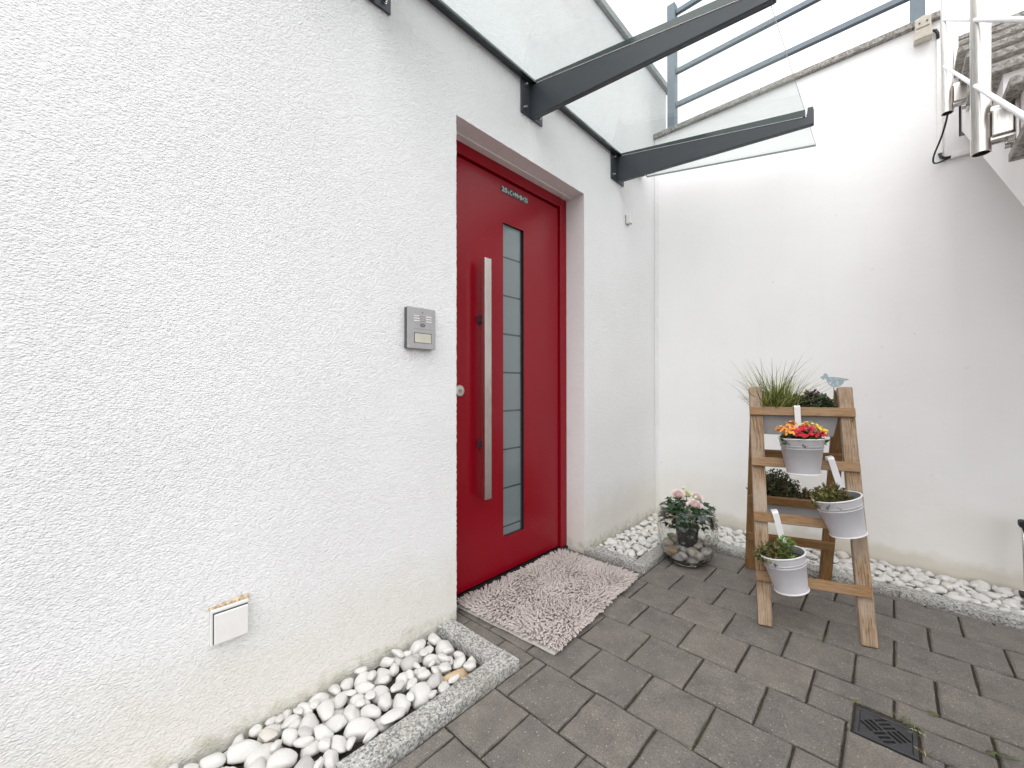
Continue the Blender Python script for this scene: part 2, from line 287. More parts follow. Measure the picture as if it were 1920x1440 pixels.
M = dict(
    plaster=m_plaster(), smooth=m_smooth_wall(), granite=m_granite('granite'), coping=m_granite('weathered_granite', (.13, .12, .11), (.30, .28, .26), (.50, .48, .45), 120, .45),
    paver=m_paver(), joint=m_joint(), far=m_far_ground(), soil=simple('bed_soil', (.12, .105, .085), .95, var=.5, vs=90, bs_=.8, bd=.01, bsc=90),
    peb=m_pebble('white_pebble', (.61, .592, .562), (.76, .748, .73), (.33, .33, .335)), ochre=m_pebble('ochre_pebble', (.42, .27, .11), (.68, .56, .38), (.28, .17, .08)),
    gpeb=m_pebble('grey_pebble', (.42, .41, .40), (.62, .60, .57), (.22, .22, .23)), tan=m_pebble('tan_pebble', (.56, .52, .46), (.70, .66, .60), (.4, .35, .29)),
    woodF=m_wood('weathered_wood', (.20, .112, .056), (.385, .26, .155), (.45, .375, .30), .75, .85), woodR=m_wood('brown_wood', (.135, .066, .02), (.24, .128, .048), (.3, .22, .14), .18, .3),
    woodS=m_wood('oiled_wood', (.20, .105, .04), (.34, .20, .095), (.38, .29, .21), .42, .4),
    glass=m_glass('canopy_glass', (.945, .97, .963), 1.5, .03), vglass=m_refract(), gedge=simple('glass_edge', (.025, .045, .04), .15, coat=.5),
    gedge2=simple('glass_edge_pale', (.10, .135, .135), .35),
    anth=simple('anthracite_coat', (.045, .052, .062), .42, var=.05, bs_=.05, bsc=900, bd=.0005), rail=simple('blue_grey_coat', (.155, .195, .23), .5, var=.06),
    steel=m_steel(), bolt=simple('bolt_steel', (.55, .53, .5), .25, 1), red=m_door(), redframe=None, black=simple('black_rubber', (.012, .012, .013), .6), gap=simple('dark_gap', (.006, .004, .004), .9),
    frost=simple('frosted_glass', (.165, .20, .21), .4, var=.03, vs=6, coat=1), pane=simple('dark_pane', (.06, .066, .07), .08, var=.1, coat=.6),
    alu=simple('intercom_alu', (.42, .41, .41), .45, .35, var=.04, bs_=.05, bsc=700, bd=.0005), alud=simple('intercom_side', (.075, .08, .085), .5),
    cream=simple('name_card', (.56, .53, .44), .35, var=.06, coat=.4), white=simple('white_plastic', (.82, .80, .78), .35, var=.02), dirt=simple('crumbled_mortar', (.56, .44, .30), .95, var=.5, vs=140, bs_=.9, bd=.006, bsc=160),
    bucketg=simple('dull_grey_enamel', (.42, .41, .425), .4, var=.04, vs=14), bucket=simple('grey_enamel', (.54, .53, .56), .38, var=.03, vs=14, spec=.5), bucketw=simple('white_enamel', (.80, .79, .80), .35, var=.03), zinc=simple('zinc_trough', (.36, .35, .355), .45, var=.06, vs=10, spec=.5),
    zincin=simple('bucket_inside', (.33, .35, .36), .5, .3), earth=simple('potting_soil', (.03, .021, .014), .95, var=.5, vs=120, bs_=.9, bd=.01, bsc=120),
    bird=simple('blue_grey_metal', (.34, .43, .47), .5, var=.12, vs=60), birdd=simple('white_fleck', (.78, .8, .8), .5),
    pot=simple('black_pot', (.028, .028, .030), .42), pile=m_pile(), mat=simple('mat_backing', (.56, .53, .50), .9, var=.1, vs=200, bs_=.5, bsc=400),
    iron=simple('drain_iron', (.04, .041, .045), .55, var=.2, vs=40, bs_=.3, bsc=260, bd=.001), beige=simple('lamp_housing', (.60, .56, .47), .45, var=.08, vs=50), cable=simple('black_cable', (.018, .018, .02), .5),
    blue=simple('blue_plastic', (.02, .07, .24), .4), ink=simple('sticker_black', (.018, .018, .018), .55), chalk=simple('letter_white', (.72, .72, .70), .6), soffit=simple('flashing', (.30, .31, .31), .5, .3, var=.15, vs=40),
    grass1=m_leaf('grass_green', (.15, .19, .02), (.27, .31, .055), (.42, .43, .14)), grass2=m_leaf('grass_pale', (.42, .44, .17), (.60, .60, .30)), grass3=m_leaf('grass_dark', (.07, .10, .03), (.13, .16, .05)),
    heb=m_leaf('dark_evergreen', (.018, .04, .016), (.042, .075, .03)), purp=m_leaf('purple_tip', (.055, .022, .034), (.11, .05, .07)), olive=m_leaf('olive_leaf', (.05, .065, .022), (.10, .115, .045), (.16, .13, .07)),
    brown=m_leaf('dry_sprig', (.11, .055, .03), (.19, .12, .06)), lime=m_leaf('yellow_green_leaf', (.12, .14, .03), (.22, .23, .06)), fresh=m_leaf('fresh_leaf', (.07, .17, .025), (.15, .30, .06)),
    rose=m_leaf('rose_leaf', (.012, .04, .014), (.03, .075, .026), rough=.35), stem=m_leaf('stem_green', (.10, .13, .05), (.18, .18, .09)),
    fo=m_leaf('orange_petal', (.82, .22, .03), (.88, .40, .08)), fr=m_leaf('red_petal', (.42, .006, .02), (.62, .02, .035)), fy=m_leaf('yellow_petal', (.80, .52, .03), (.86, .68, .12)),
    fp=m_leaf('pink_petal', (.85, .66, .64), (.88, .77, .74), (.89, .83, .80), sc=90), fc=m_leaf('cream_petal', (.70, .70, .45), (.80, .80, .62)), berry=m_leaf('red_bloom', (.25, .03, .05), (.4, .08, .1)),
)

# ------------------------------------------------------------------ ground
g = MB().add([(-400, -400, -.02), (400, -400, -.02), (400, 400, -.02), (-400, 400, -.02)], [(0, 1, 2, 3)]).build('ground', M['far']); tag(g, 'paved ground running out behind the courtyard', kind='structure')
KX, KY, KZ = .38, -.425, .028          # outer faces of the kerbs and their top
PX_, PY_ = .2033, .2083
PVX0, PVY0 = (-.0025 * .9524 + 1.3533), (1.8775 * .9524 - 3.0792)     # a joint crossing of the paving
X_END, Y_END = 2.95, -3.45
pav = MB(); nx, ny = 90, 110
vs = []; fs = []
for j in range(ny + 1):
    for i in range(nx + 1):
        x = -.16 + (X_END + .16) * i / nx; y = Y_END + (KY + .02 - Y_END) * j / ny
        vs.append((x, y, -.0085 + .003 * mnoise.noise((x * 9, y * 9, 0)) + .002 * mnoise.noise((x * 40, y * 40, 3))))
for j in range(ny):
    for i in range(nx): fs.append((j * (nx + 1) + i, j * (nx + 1) + i + 1, (j + 1) * (nx + 1) + i + 1, (j + 1) * (nx + 1) + i))
pavement = pav.add(vs, fs).build('pavement', M['joint'], smooth=True); tag(pavement, 'dark grey square concrete pavers laid in running bond', kind='structure')
def paver_mesh(x0, x1, y0, y1, z=.0, jit=.0015):
    r = lambda: nr.uniform(-jit, jit)
    mb = MB(); rings = []
    for ins, zz in ((0, -.06), (0, z - .007), (.002, z - .0028), (.0065, z)):
        rings.append([(x0 + ins, y0 + ins, zz), (x1 - ins, y0 + ins, zz), (x1 - ins, y1 - ins, zz), (x0 + ins, y1 - ins, zz)])
    # chip along edges: subdivide every side in 4
    vs = []; n = 5
    for k, rg in enumerate(rings):
        for c in range(4):
            a, b = Vector(rg[c]), Vector(rg[(c + 1) % 4])
            for t in range(n):
                p = a.lerp(b, t / n); q = .0 if k == 0 else jit * (1.0 if k > 1 else .5)
                vs.append((p.x + nr.uniform(-q, q), p.y + nr.uniform(-q, q), p.z + (nr.uniform(-q, q * .3) * .6 if k == 3 else 0)))
    m4 = 4 * n; fs = []
    for k in range(3):
        for i in range(m4): fs.append((k * m4 + i, k * m4 + (i + 1) % m4, (k + 1) * m4 + (i + 1) % m4, (k + 1) * m4 + i))
    fs.append(tuple(range(3 * m4, 4 * m4)))
    return MB().add(vs, fs).mesh('paver', M['paver'])
full = [paver_mesh(-PX_ / 2 + .0034, PX_ / 2 - .0034, -PY_ / 2 + .0036, PY_ / 2 - .0036, jit=.0021) for _ in range(10)]
DR = (1.262, 1.405, -1.541, -1.387)   # drain opening
def add_paver(x0, x1, y0, y1, whole):
    if x1 - x0 < .008 or y1 - y0 < .008: return
    if whole:
        o = bpy.data.objects.new('paver', rng.choice(full)); o.location = ((x0 + x1) / 2, (y0 + y1) / 2, rng.uniform(-.0012, .0012))
        o.rotation_euler = (rng.uniform(-.004, .004), rng.uniform(-.004, .004), rng.uniform(-.006, .006) + (math.pi if rng.random() < .5 else 0))
    else:
        cx, cy = (x0 + x1) / 2, (y0 + y1) / 2
        o = bpy.data.objects.new('paver', paver_mesh(x0 - cx + .003, x1 - cx - .003, y0 - cy + .0034, y1 - cy - .0034)); o.location = (cx, cy, rng.uniform(-.001, .001))
    put(o, pavement)
def clip_add(x0, x1, y0, y1):
    xl = KX + .003
    a = (max(x0, xl), x1, y0, min(y1, KY - .001)); d = (max(x0, -.135), min(x1, xl), max(y0, -1.998), min(y1, -1.003))
    okA = a[1] - a[0] > 0 and a[3] > a[2]; okD = d[1] - d[0] > 0 and d[3] > d[2]
    if okA and okD and y0 >= -1.998 and y1 <= -1.003: clip_add2(d[0], x1, y0, y1, (x0, x1, y0, y1)); return
    if okA: clip_add2(*a, (x0, x1, y0, y1))
    if okD: clip_add2(*d, (x0, x1, y0, y1))
def clip_add2(x0, x1, y0, y1, orig=None):
    if x1 <= x0 or y1 <= y0: return
    dx0, dx1, dy0, dy1 = DR
    if x1 > dx0 and x0 < dx1 and y1 > dy0 and y0 < dy1:
        if y1 - dy1 > .025: add_paver(x0, x1, dy1, y1, False); y1 = dy1
        if dy0 - y0 > .025: add_paver(x0, x1, y0, dy0, False); y0 = dy0
        add_paver(x0, min(x1, dx0), y0, y1, False); add_paver(max(x0, dx1), x1, y0, y1, False); return
    add_paver(x0, x1, y0, y1, orig == (x0, x1, y0, y1))
for j in range(-10, 8):
    y0 = PVY0 + j * PY_; y1 = y0 + PY_
    if y0 > KY or y1 < Y_END: continue
    sh = PX_ * (.5 if j % 2 == 0 else 0) + rng.uniform(-.004, .004)
    for i in range(-9, 9):
        x0 = PVX0 + sh + i * PX_; x1 = x0 + PX_
        if x1 < -.14 or x0 > X_END - .1: continue
        if x1 < KX and not (y1 > -2.0 and y0 < -1.0): continue
        clip_add(x0, x1, y0, y1)

# ------------------------------------------------------------------ kerbs
def kerb(label, stones):
    cx = sum(s[0] + s[1] for s in stones) / 2 / len(stones); cy = sum(s[2] + s[3] for s in stones) / 2 / len(stones)
    r = empty('kerb', (cx, cy, 0), label, None, None, 'structure')
    for x0, x1, y0, y1 in stones:
        lx, ly = x1 - x0, y1 - y0; n = max(2, int(max(lx, ly) / .05)); long_x = lx > ly
        mb = MB(); vs = []; fs = []
        prof = [(-.5, -.12), (-.5, .55), (-.47, 1), (.47, 1), (.5, .55), (.5, -.12)]
        L, Wd = (lx, ly) if long_x else (ly, lx)
        for i in range(n + 1):
            for p, q in prof:
                u = L * (i / n - .5); w = p * Wd + (nr.uniform(-.0012, .0012)); z = (q * KZ if q > 0 else q) + (nr.uniform(-.001, .001) if q > .9 else 0)
                vs.append((u, w, z) if long_x else (-w, u, z))
        k = len(prof)
        for i in range(n):
            for c in range(k): fs.append((i * k + c, i * k + (c + 1) % k, (i + 1) * k + (c + 1) % k, (i + 1) * k + c))
        fs += [tuple(range(k)), tuple(range(n * k, (n + 1) * k))[::-1]]
        o = mb.add(vs, fs).build('kerb_stone', M['granite'], r, M=Matrix.Translation(((x0 + x1) / 2, (y0 + y1) / 2, 0)))
        bm = bmesh.new(); bm.from_mesh(o.data); bmesh.ops.recalc_face_normals(bm, faces=bm.faces); bm.to_mesh(o.data); bm.free()
    return r
KW = .078; e = .0015
kerb('grey granite kerb round the pebble bed left of the red door', [(0.002, KX - KW - e, -2.0 - KW, -2.0), (KX - KW, KX, -2.62, -2.0), (KX - KW, KX, -3.4, -2.62 - 2 * e)])
kerb('grey granite kerb between the red door and the glass vase', [(0.002, KX - KW - e, -1.0, -1.0 + KW), (KX - KW, KX, -1.0, KY + KW)])
kerb('long grey granite kerb along the foot of the smooth white wall', [(KX + e, 1.37, KY, KY + KW), (1.37 + 2 * e, 2.36, KY, KY + KW), (2.36 + 2 * e, 2.95, KY, KY + KW)])

# ------------------------------------------------------------------ pebble beds
def pebble_mesh(seed, mat):
    bm = bmesh.new(); bmesh.ops.create_icosphere(bm, subdivisions=3, radius=1); r = random.Random(seed)
    off = Vector((r.uniform(0, 50), r.uniform(0, 50), r.uniform(0, 50)))
    pl = [(Vector((r.gauss(0, 1), r.gauss(0, 1), r.gauss(0, 1))).normalized(), r.uniform(.62, .86)) for _ in range(6)]
    for v in bm.verts:
        d = v.co.normalized(); s = 1 + .24 * mnoise.noise(d * 1.1 + off) + .05 * mnoise.noise(d * 2.6 + off)
        p = d * s
        for n, h in pl:
            q = p.dot(n)
            if q > h: p -= n * (q - h) * .8
        v.co = p
    me = bpy.data.meshes.new('pebble'); bm.to_mesh(me); bm.free(); me.materials.append(mat)
    me.polygons.foreach_set('use_smooth', [True] * len(me.polygons)); return me
PEB = [pebble_mesh(i, M['peb']) for i in range(12)]; PTAN = [pebble_mesh(i + 40, M['tan']) for i in range(3)]; POCH = [pebble_mesh(60, M['ochre'])]; PGRY = [pebble_mesh(70, M['gpeb'])]
def pick_pebble(r):
    u = r.random()
    return r.choice(PEB) if u < .955 else r.choice(PTAN) if u < .985 else PGRY[0] if u < .994 else POCH[0]
def fill_bed(x0, x1, y0, y1, count, smin, smax, floor_z, seed, parent, slope):
    res = .004; nx, ny = int((x1 - x0) / res), int((y1 - y0) / res); hm = np.full((ny, nx), floor_z); r = random.Random(seed); placed = []
    for k in range(count):
        a = smin + (smax - smin) * r.random() ** 1.5; b = a * r.uniform(.56, .92); c = b * r.uniform(.6, .95)
        if k > count * .5: q_ = .78 if k < count * .75 else .58; a, b, c = a * q_, b * q_, c * q_
        yaw = r.uniform(0, math.pi); ca, sa = math.cos(yaw), math.sin(yaw); ex_, ey_ = math.hypot(a * ca, b * sa), math.hypot(a * sa, b * ca)
        gx = np.arange(-int(ex_ / res), int(ex_ / res) + 1) * res; gy = np.arange(-int(ey_ / res), int(ey_ / res) + 1) * res
        X, Y = np.meshgrid(gx, gy); u = (X * ca + Y * sa) / a; w = (-X * sa + Y * ca) / b; q = 1 - u * u - w * w; msk = q > .12; hh = c * np.sqrt(np.clip(q, 0, 1))
        best = None
        for t in range(22):
            px_ = r.uniform(x0 + ex_ * .96, x1 - ex_ * .96); py_ = r.uniform(y0 + ey_ * .96, y1 - ey_ * .96)
            i0 = int((px_ - x0) / res) - len(gx) // 2; j0 = int((py_ - y0) / res) - len(gy) // 2
            if i0 < 0 or j0 < 0 or i0 + len(gx) > nx or j0 + len(gy) > ny: continue
            sub = hm[j0:j0 + len(gy), i0:i0 + len(gx)]; zc = float(np.max(np.where(msk, sub + hh, -9)))
            sc = zc + c - slope(px_, py_) 
            if best is None or sc < best[0]: best = (sc, zc, px_, py_, i0, j0)
        if best is None or best[0] > .016: continue
        _, zc, px_, py_, i0, j0 = best; zc -= .005
        sub = hm[j0:j0 + len(gy), i0:i0 + len(gx)]; np.maximum(sub, np.where(msk, zc + hh, -9), out=sub)
        pm = pick_pebble(r); from_e = Matrix.Translation((px_, py_, zc)) @ Matrix.Rotation(yaw, 4, 'Z') @ Matrix.Rotation(r.uniform(-.22, .22), 4, 'Y') @ Matrix.Rotation(r.uniform(-.22, .22) + (math.pi if r.random() < .5 else 0), 4, 'X') @ Matrix.Diagonal((a * 1.06, b * 1.06, c * 1.06, 1))
        placed.append((a * b + (zc + c) * .03, pm, from_e))
    placed.sort(key=lambda t: -t[0])
    for _, pm, m4 in placed[:290]:
        o = bpy.data.objects.new('pebble', pm); o.matrix_basis = m4; put(o, parent)
    if placed[290:]:
        mb = MB()
        for _, pm, m4 in placed[290:]: mb.add([m4 @ v.co for v in pm.vertices], [tuple(p.vertices) for p in pm.polygons])
        tag(mb.build('small_pebbles', M['peb'], parent, smooth=True), kind='stuff')
def bed(label, x0, x1, y0, y1):
    o = MB().box((x0, y0, -.12), (x1, y1, -.060)).build('pebble_bed', M['soil']); return tag(o, label, None, None, 'structure')
FZ = -.061
b1 = bed('bed of large white pebbles left of the red door', .001, KX - KW - .001, -3.4, -2.0 - KW - .001)
fill_bed(.004, KX - KW - .003, -3.12, -2.0 - KW - .003, 460, .031, .056, FZ, 3, b1, lambda x, y: .026 + .02 * max(0, .1 - x))
b2 = bed('bed of white pebbles between the red door and the corner', .001, KX - KW - .001, -1.0 + KW + .001, -.001)
fill_bed(.004, KX - KW - .003, -1.0 + KW + .004, -.004, 330, .022, .040, FZ, 5, b2, lambda x, y: .028)
b3 = bed('long strip of white pebbles along the smooth white wall', KX - KW, 2.95, KY + KW + .001, -.001)
fill_bed(KX - KW + .004, 1.95, KY + KW + .003, -.004, 620, .026, .050, FZ, 9, b3, lambda x, y: .030)

# ------------------------------------------------------------------ house
OL, OR_, OT = -1.975, -.994, 2.152      # door opening
HT, HE, DEP = 3.40, .228, -.128
house = empty('house', (0, -1.5, 0), 'white rough-rendered house wall with a red front door', 'house')
hy = [-9, OL, OR_, HE]; hz = [-.12, OT, HT]; bm = bmesh.new(); VV = {}
def hv(x, y, z):
    k = (round(x, 4), round(y, 4), round(z, 4))
    if k not in VV: VV[k] = bm.verts.new(k)
    return VV[k]
def hq(*p): bm.faces.new([hv(*q) for q in p])
D2 = -.30; ej = random.Random(5)
def ragged(a, c, n, ax):      # plaster edge of the opening: small in-plane unevenness between two corners
    out = []
    for k in range(n + 1):
        p = [a[q] + (c[q] - a[q]) * k / n for q in (0, 1)]
        if 0 < k < n: p[ax] += ej.uniform(-.0013, .0013)
        out.append(tuple(p))
    return out
eL = ragged((OL, hz[0]), (OL, OT), 250, 0); eR = ragged((OR_, hz[0]), (OR_, OT), 250, 0); eT = ragged((OL, OT), (OR_, OT), 110, 1)
F0 = lambda pts: bm.faces.new([hv(0, *p) for p in pts])
F0([(hy[0], hz[0])] + eL + [(hy[0], OT)]); F0([(OR_, hz[0]), (HE, hz[0]), (HE, OT)] + eR[::-1][:-1]); F0(eT + [(OR_, HT), (OL, HT)])
hq((0, hy[0], OT), (0, OL, OT), (0, OL, HT), (0, hy[0], HT)); hq((0, OR_, OT), (0, HE, OT), (0, HE, HT), (0, OR_, HT))
for e_ in (eL, eR, eT):
    flat = [tuple(e_[0][c_] + (e_[-1][c_] - e_[0][c_]) * k / (len(e_) - 1) for c_ in (0, 1)) for k in range(len(e_))]
    for k in range(len(e_) - 1):
        hq((0, *e_[k]), (0, *e_[k + 1]), (-.004, *flat[k + 1]), (-.004, *flat[k])); hq((-.004, *flat[k]), (-.004, *flat[k + 1]), (D2, *flat[k + 1]), (D2, *flat[k]))
for j in range(2): hq((0, HE, hz[j]), (-4, HE, hz[j]), (-4, HE, hz[j + 1]), (0, HE, hz[j + 1]))
hq((0, hy[0], HT), (0, OL, HT), (-4, OL, HT), (-4, hy[0], HT)); hq((0, OL, HT), (0, OR_, HT), (-4, OR_, HT), (-4, OL, HT)); hq((0, OR_, HT), (0, HE, HT), (-4, HE, HT), (-4, OR_, HT))
bmesh.ops.recalc_face_normals(bm, faces=bm.faces); me = bpy.data.meshes.new('wall'); bm.to_mesh(me); bm.free(); me.materials.append(M['plaster'])
wall = put(bpy.data.objects.new('wall', me), house)
MB().box((-.4, -9, HT + .001), (.028, HE + .03, HT + .05)).build('coping', M['soffit'], house, bevel=.004)
MB().box((-.127, OL + .0015, OT - .007), (-.088, OR_ - .0015, OT - .0006)).build('reveal_trim', M['white'], house)
# door frame: head and jambs, stepped profile
fr = MB(); FX = DEP; FWj = .062
fr.box((-.2, OL + .001, 0.012), (FX, OL + FWj, OT - .001)); fr.box((-.2, OR_ - FWj, .012), (FX, OR_ - .001, OT - .001)); fr.box((-.2, OL + FWj + .0005, OT - FWj), (FX, OR_ - FWj - .0005, OT - .001))
fr.build('door_frame', M['red'], house, bevel=.003)
MB().box((-.26, OL + .001, -.001), (-.196, OR_ - .001, OT - .001)).build('rebate', M['gap'], house)
MB().box((-.195, OL + .002, -.01), (-.118, OR_ - .002, .0105)).build('threshold', M['black'], house, bevel=.002)
LX = -.142; LY0, LY1, LZ0, LZ1 = OL + FWj + .007, OR_ - FWj - .007, .022, OT - FWj - .009
SY0, SY1, SZ0, SZ1 = -1.545, -1.383, .207, 1.858
leaf = MB(); ys = [LY0, SY0, SY1, LY1]; zs = [LZ0, SZ0, SZ1, LZ1]
for j in range(3):
    for i in range(3):
        if i == 1 and j == 1: continue
        leaf.add([(LX, ys[i], zs[j]), (LX, ys[i + 1], zs[j]), (LX, ys[i + 1], zs[j + 1]), (LX, ys[i], zs[j + 1])], [(0, 1, 2, 3)])
def side(a, b2): leaf.add([(LX, *a), (LX, *b2), (LX - .05, *b2), (LX - .05, *a)], [(0, 1, 2, 3)])
side((LY0, LZ0), (LY0, LZ1)); side((LY0, LZ1), (LY1, LZ1)); side((LY1, LZ1), (LY1, LZ0)); side((LY1, LZ0), (LY0, LZ0))
IN = .016
for a, c in (((SY0, SZ0), (SY0, SZ1)), ((SY0, SZ1), (SY1, SZ1)), ((SY1, SZ1), (SY1, SZ0)), ((SY1, SZ0), (SY0, SZ0))):
    leaf.add([(LX, *a), (LX, *c), (LX - IN - .01, *c), (LX - IN - .01, *a)], [(3, 2, 1, 0)], 1)
door = leaf.build('door', [M['red'], M['gap']], house); tag(door, 'ruby red panel door with a tall narrow frosted window')
door.data.update()
GXf = LX - IN
MB().box((GXf - .006, SY0 - .004, SZ0 - .004), (GXf, SY1 + .004, SZ1 + .004)).build('glass_pane', M['pane'], door)
step = (SZ1 - SZ0) / 8.55
zt = SZ1
edges = [SZ1] + [1.683 - k * .2045 for k in range(9)]
for k in range(9):
    top = edges[k] - (.0 if k == 0 else .0048); bot = max(edges[k + 1] + .0048, SZ0)
    if top - bot < .01: continue
    MB().box((GXf + .0004, SY0, bot), (GXf + .0016, SY1 - .012, top)).build('frosted_panel', M['frost'], door)
# pull handle
HY0, HY1, HZ0, HZ1, HX = -1.738, -1.694, .451, 1.617, LX + .066
MB().box((HX - .022, HY0, HZ0), (HX, HY1, HZ1)).build('handle_bar', M['steel'], door, bevel=.0015)
for z in (1.33, .72):
    MB().prism([(LX, z - .028), (HX - .022, z - .012), (HX - .022, z + .012), (LX, z + .010)], -1.728, -1.704, lambda p, d: (p[0], d, p[1])).build('handle_bracket', M['anth'], door, bevel=.001)
lk = MB(); MF = Matrix.Translation((LX, -1.845, .976)) @ Matrix.Rotation(math.pi / 2, 4, 'Y')
lk.lathe([(.028, 0), (.028, .006), (.025, .010), (.012, .0105), (0.0001, .0105)], 28); lock = lk.build('lock_rosette', M['steel'], door, smooth='auto', M=MF)
MB().lathe([(.010, .0106), (.0085, .0135), (.0001, .0135)], 20).box((-.0012, -.006, .0136), (.0012, .006, .0139), 1).build('lock_cylinder', [M['bolt'], M['black']], door, M=MF)
# chalk blessing sticker
ST = (-1.562, -1.345, 2.014, 2.053)
MB().box((LX + .0003, ST[0], ST[2]), (LX + .0013, ST[1], ST[3])).build('sticker', M['ink'], door)
def text(name, s, size, origin, mat, parent, wide=None, ex=.0004):
    cu = bpy.data.curves.new(name, 'FONT'); cu.body = s; cu.size = size; cu.extrude = ex; cu.align_x = 'LEFT'; cu.space_character = 1.0
    t = bpy.data.objects.new(name, cu); COL.objects.link(t); dg = bpy.context.evaluated_depsgraph_get(); dg.update()
    me = bpy.data.meshes.new_from_object(t.evaluated_get(dg)); bpy.data.objects.remove(t)
    me.name = name; me.materials.clear(); me.materials.append(mat)
    n = len(me.vertices); c = np.zeros(n * 3); me.vertices.foreach_get('co', c); c = c.reshape(-1, 3)
    if wide: c[:, 0] = (c[:, 0] - c[:, 0].min()) * wide / (c[:, 0].max() - c[:, 0].min())
    me.vertices.foreach_set('co', c.ravel()); o = bpy.data.objects.new(name, me)
    o.matrix_basis = Matrix(((0, 0, 1, origin[0]), (1, 0, 0, origin[1]), (0, 1, 0, origin[2]), (0, 0, 0, 1))); return put(o, parent)
for tx, ty, tz, tw, tsz in (('20', .006, .0075, .040, .036), ('*', .050, -.0045, .013, .036), ('C+M+B+25', .068, .0075, .143, .036)):
    text('lettering', tx, tsz, (LX + .0018, ST[0] + ty, ST[2] + tz), M['chalk'], door, wide=tw)

# ------------------------------------------------------------------ smooth white wall on the right, its coping and railing
bw = empty('boundary_wall', (1.3, 0, 0), 'smooth white plastered wall with granite coping behind the plant ladder', 'wall')
CB, CT = 2.912, 2.947; WX1 = 1.60
MB().box((.001, 0, -.12), (1.604, .20, CB)).box((1.6041, 0, -.12), (3.2, .20, 2.27)).build('wall_face', M['smooth'], bw)
rs = MB(); n = 90; vs = []; fs = []
for i in range(n + 1):
    z = -.05 + (CB + .05) * i / n; w = .036 + .004 * mnoise.noise((z * 6, 1, 2)); dpt = .004 + .0035 * mnoise.noise((z * 14, 5, 2))
    vs += [(.0015, -dpt, z), (w * .8, -dpt - .002 * mnoise.noise((z * 25, 9, 1)), z), (w, .0005, z)]
for i in range(n): fs += [(3 * i, 3 * i + 1, 3 * i + 4, 3 * i + 3), (3 * i + 1, 3 * i + 2, 3 * i + 5, 3 * i + 4)]
rs.add(vs, fs).build('corner_render', M['plaster'], bw, smooth=True)
cx = [.003, .72, 1.44, 1.56]
for a, c in zip(cx[:-1], cx[1:]): MB().box((a, -.026, CB + .001), (c - .003, .24, CT)).build('coping_stone', M['coping'], bw, bevel=.004)
rl = empty('railing', (.8, .08, CT), 'blue-grey metal railing with flat rails on top of the smooth white wall', 'railing')
for x in (.088, 1.428): MB().box((x, .03, CT + .001), (x + .06, .09, 3.925 if x < 1 else 4.05)).build('post', M['rail'], rl, bevel=.003)
for z in (3.130, 3.385, 3.61, 3.84): MB().box((.1485, .045, z), (1.4275, .075, z + .034)).build('rail', M['rail'], rl, bevel=.003)

# ------------------------------------------------------------------ glass canopy
cn = empty('canopy', (0, -1.3, 2.36), 'sloping glass door canopy on dark grey tapered brackets above the door', 'canopy')
GE, GL0, GL1 = 1.036, -2.75, -.19
SLP = (2.353 - 2.531) / 1.035
gz = lambda x, d=0: 2.531 + SLP * (x - .035) + d
gv = [(.03, GL0, gz(.03, .008)), (GE, GL0, gz(GE, .008)), (GE, GL1, gz(GE, .008)), (.03, GL1, gz(.03, .008))]
mb = MB(); top = [(x, y, z + .012) for x, y, z in gv]
mb.add(gv + top, [(3, 2, 1, 0), (4, 5, 6, 7)], 0); mb.add(gv + top, [(1, 2, 6, 5), (2, 3, 7, 6), (0, 1, 5, 4)], 1); mb.add(gv + top, [(3, 0, 4, 7)], 2)
mb.build('glass_pane', [M['glass'], M['gedge2'], M['gedge']], cn)
ch = MB(); ch.prism([(.002, 2.535), (.030, 2.530), (.030, 2.537), (.008, 2.541), (.008, 2.570), (.002, 2.570)], GL0, GL1 - .05, lambda p, d: (p[0], d, p[1])); ch.build('wall_channel', M['anth'], cn)
MB().box((.0305, GL0 + .01, 2.530), (.040, GL1 - .06, 2.5375)).build('rubber_seal', M['gedge'], cn)
MB().box((.012, -.40, 2.500), (.05, -.36, 2.512)).build('end_clip', M['soffit'], cn)
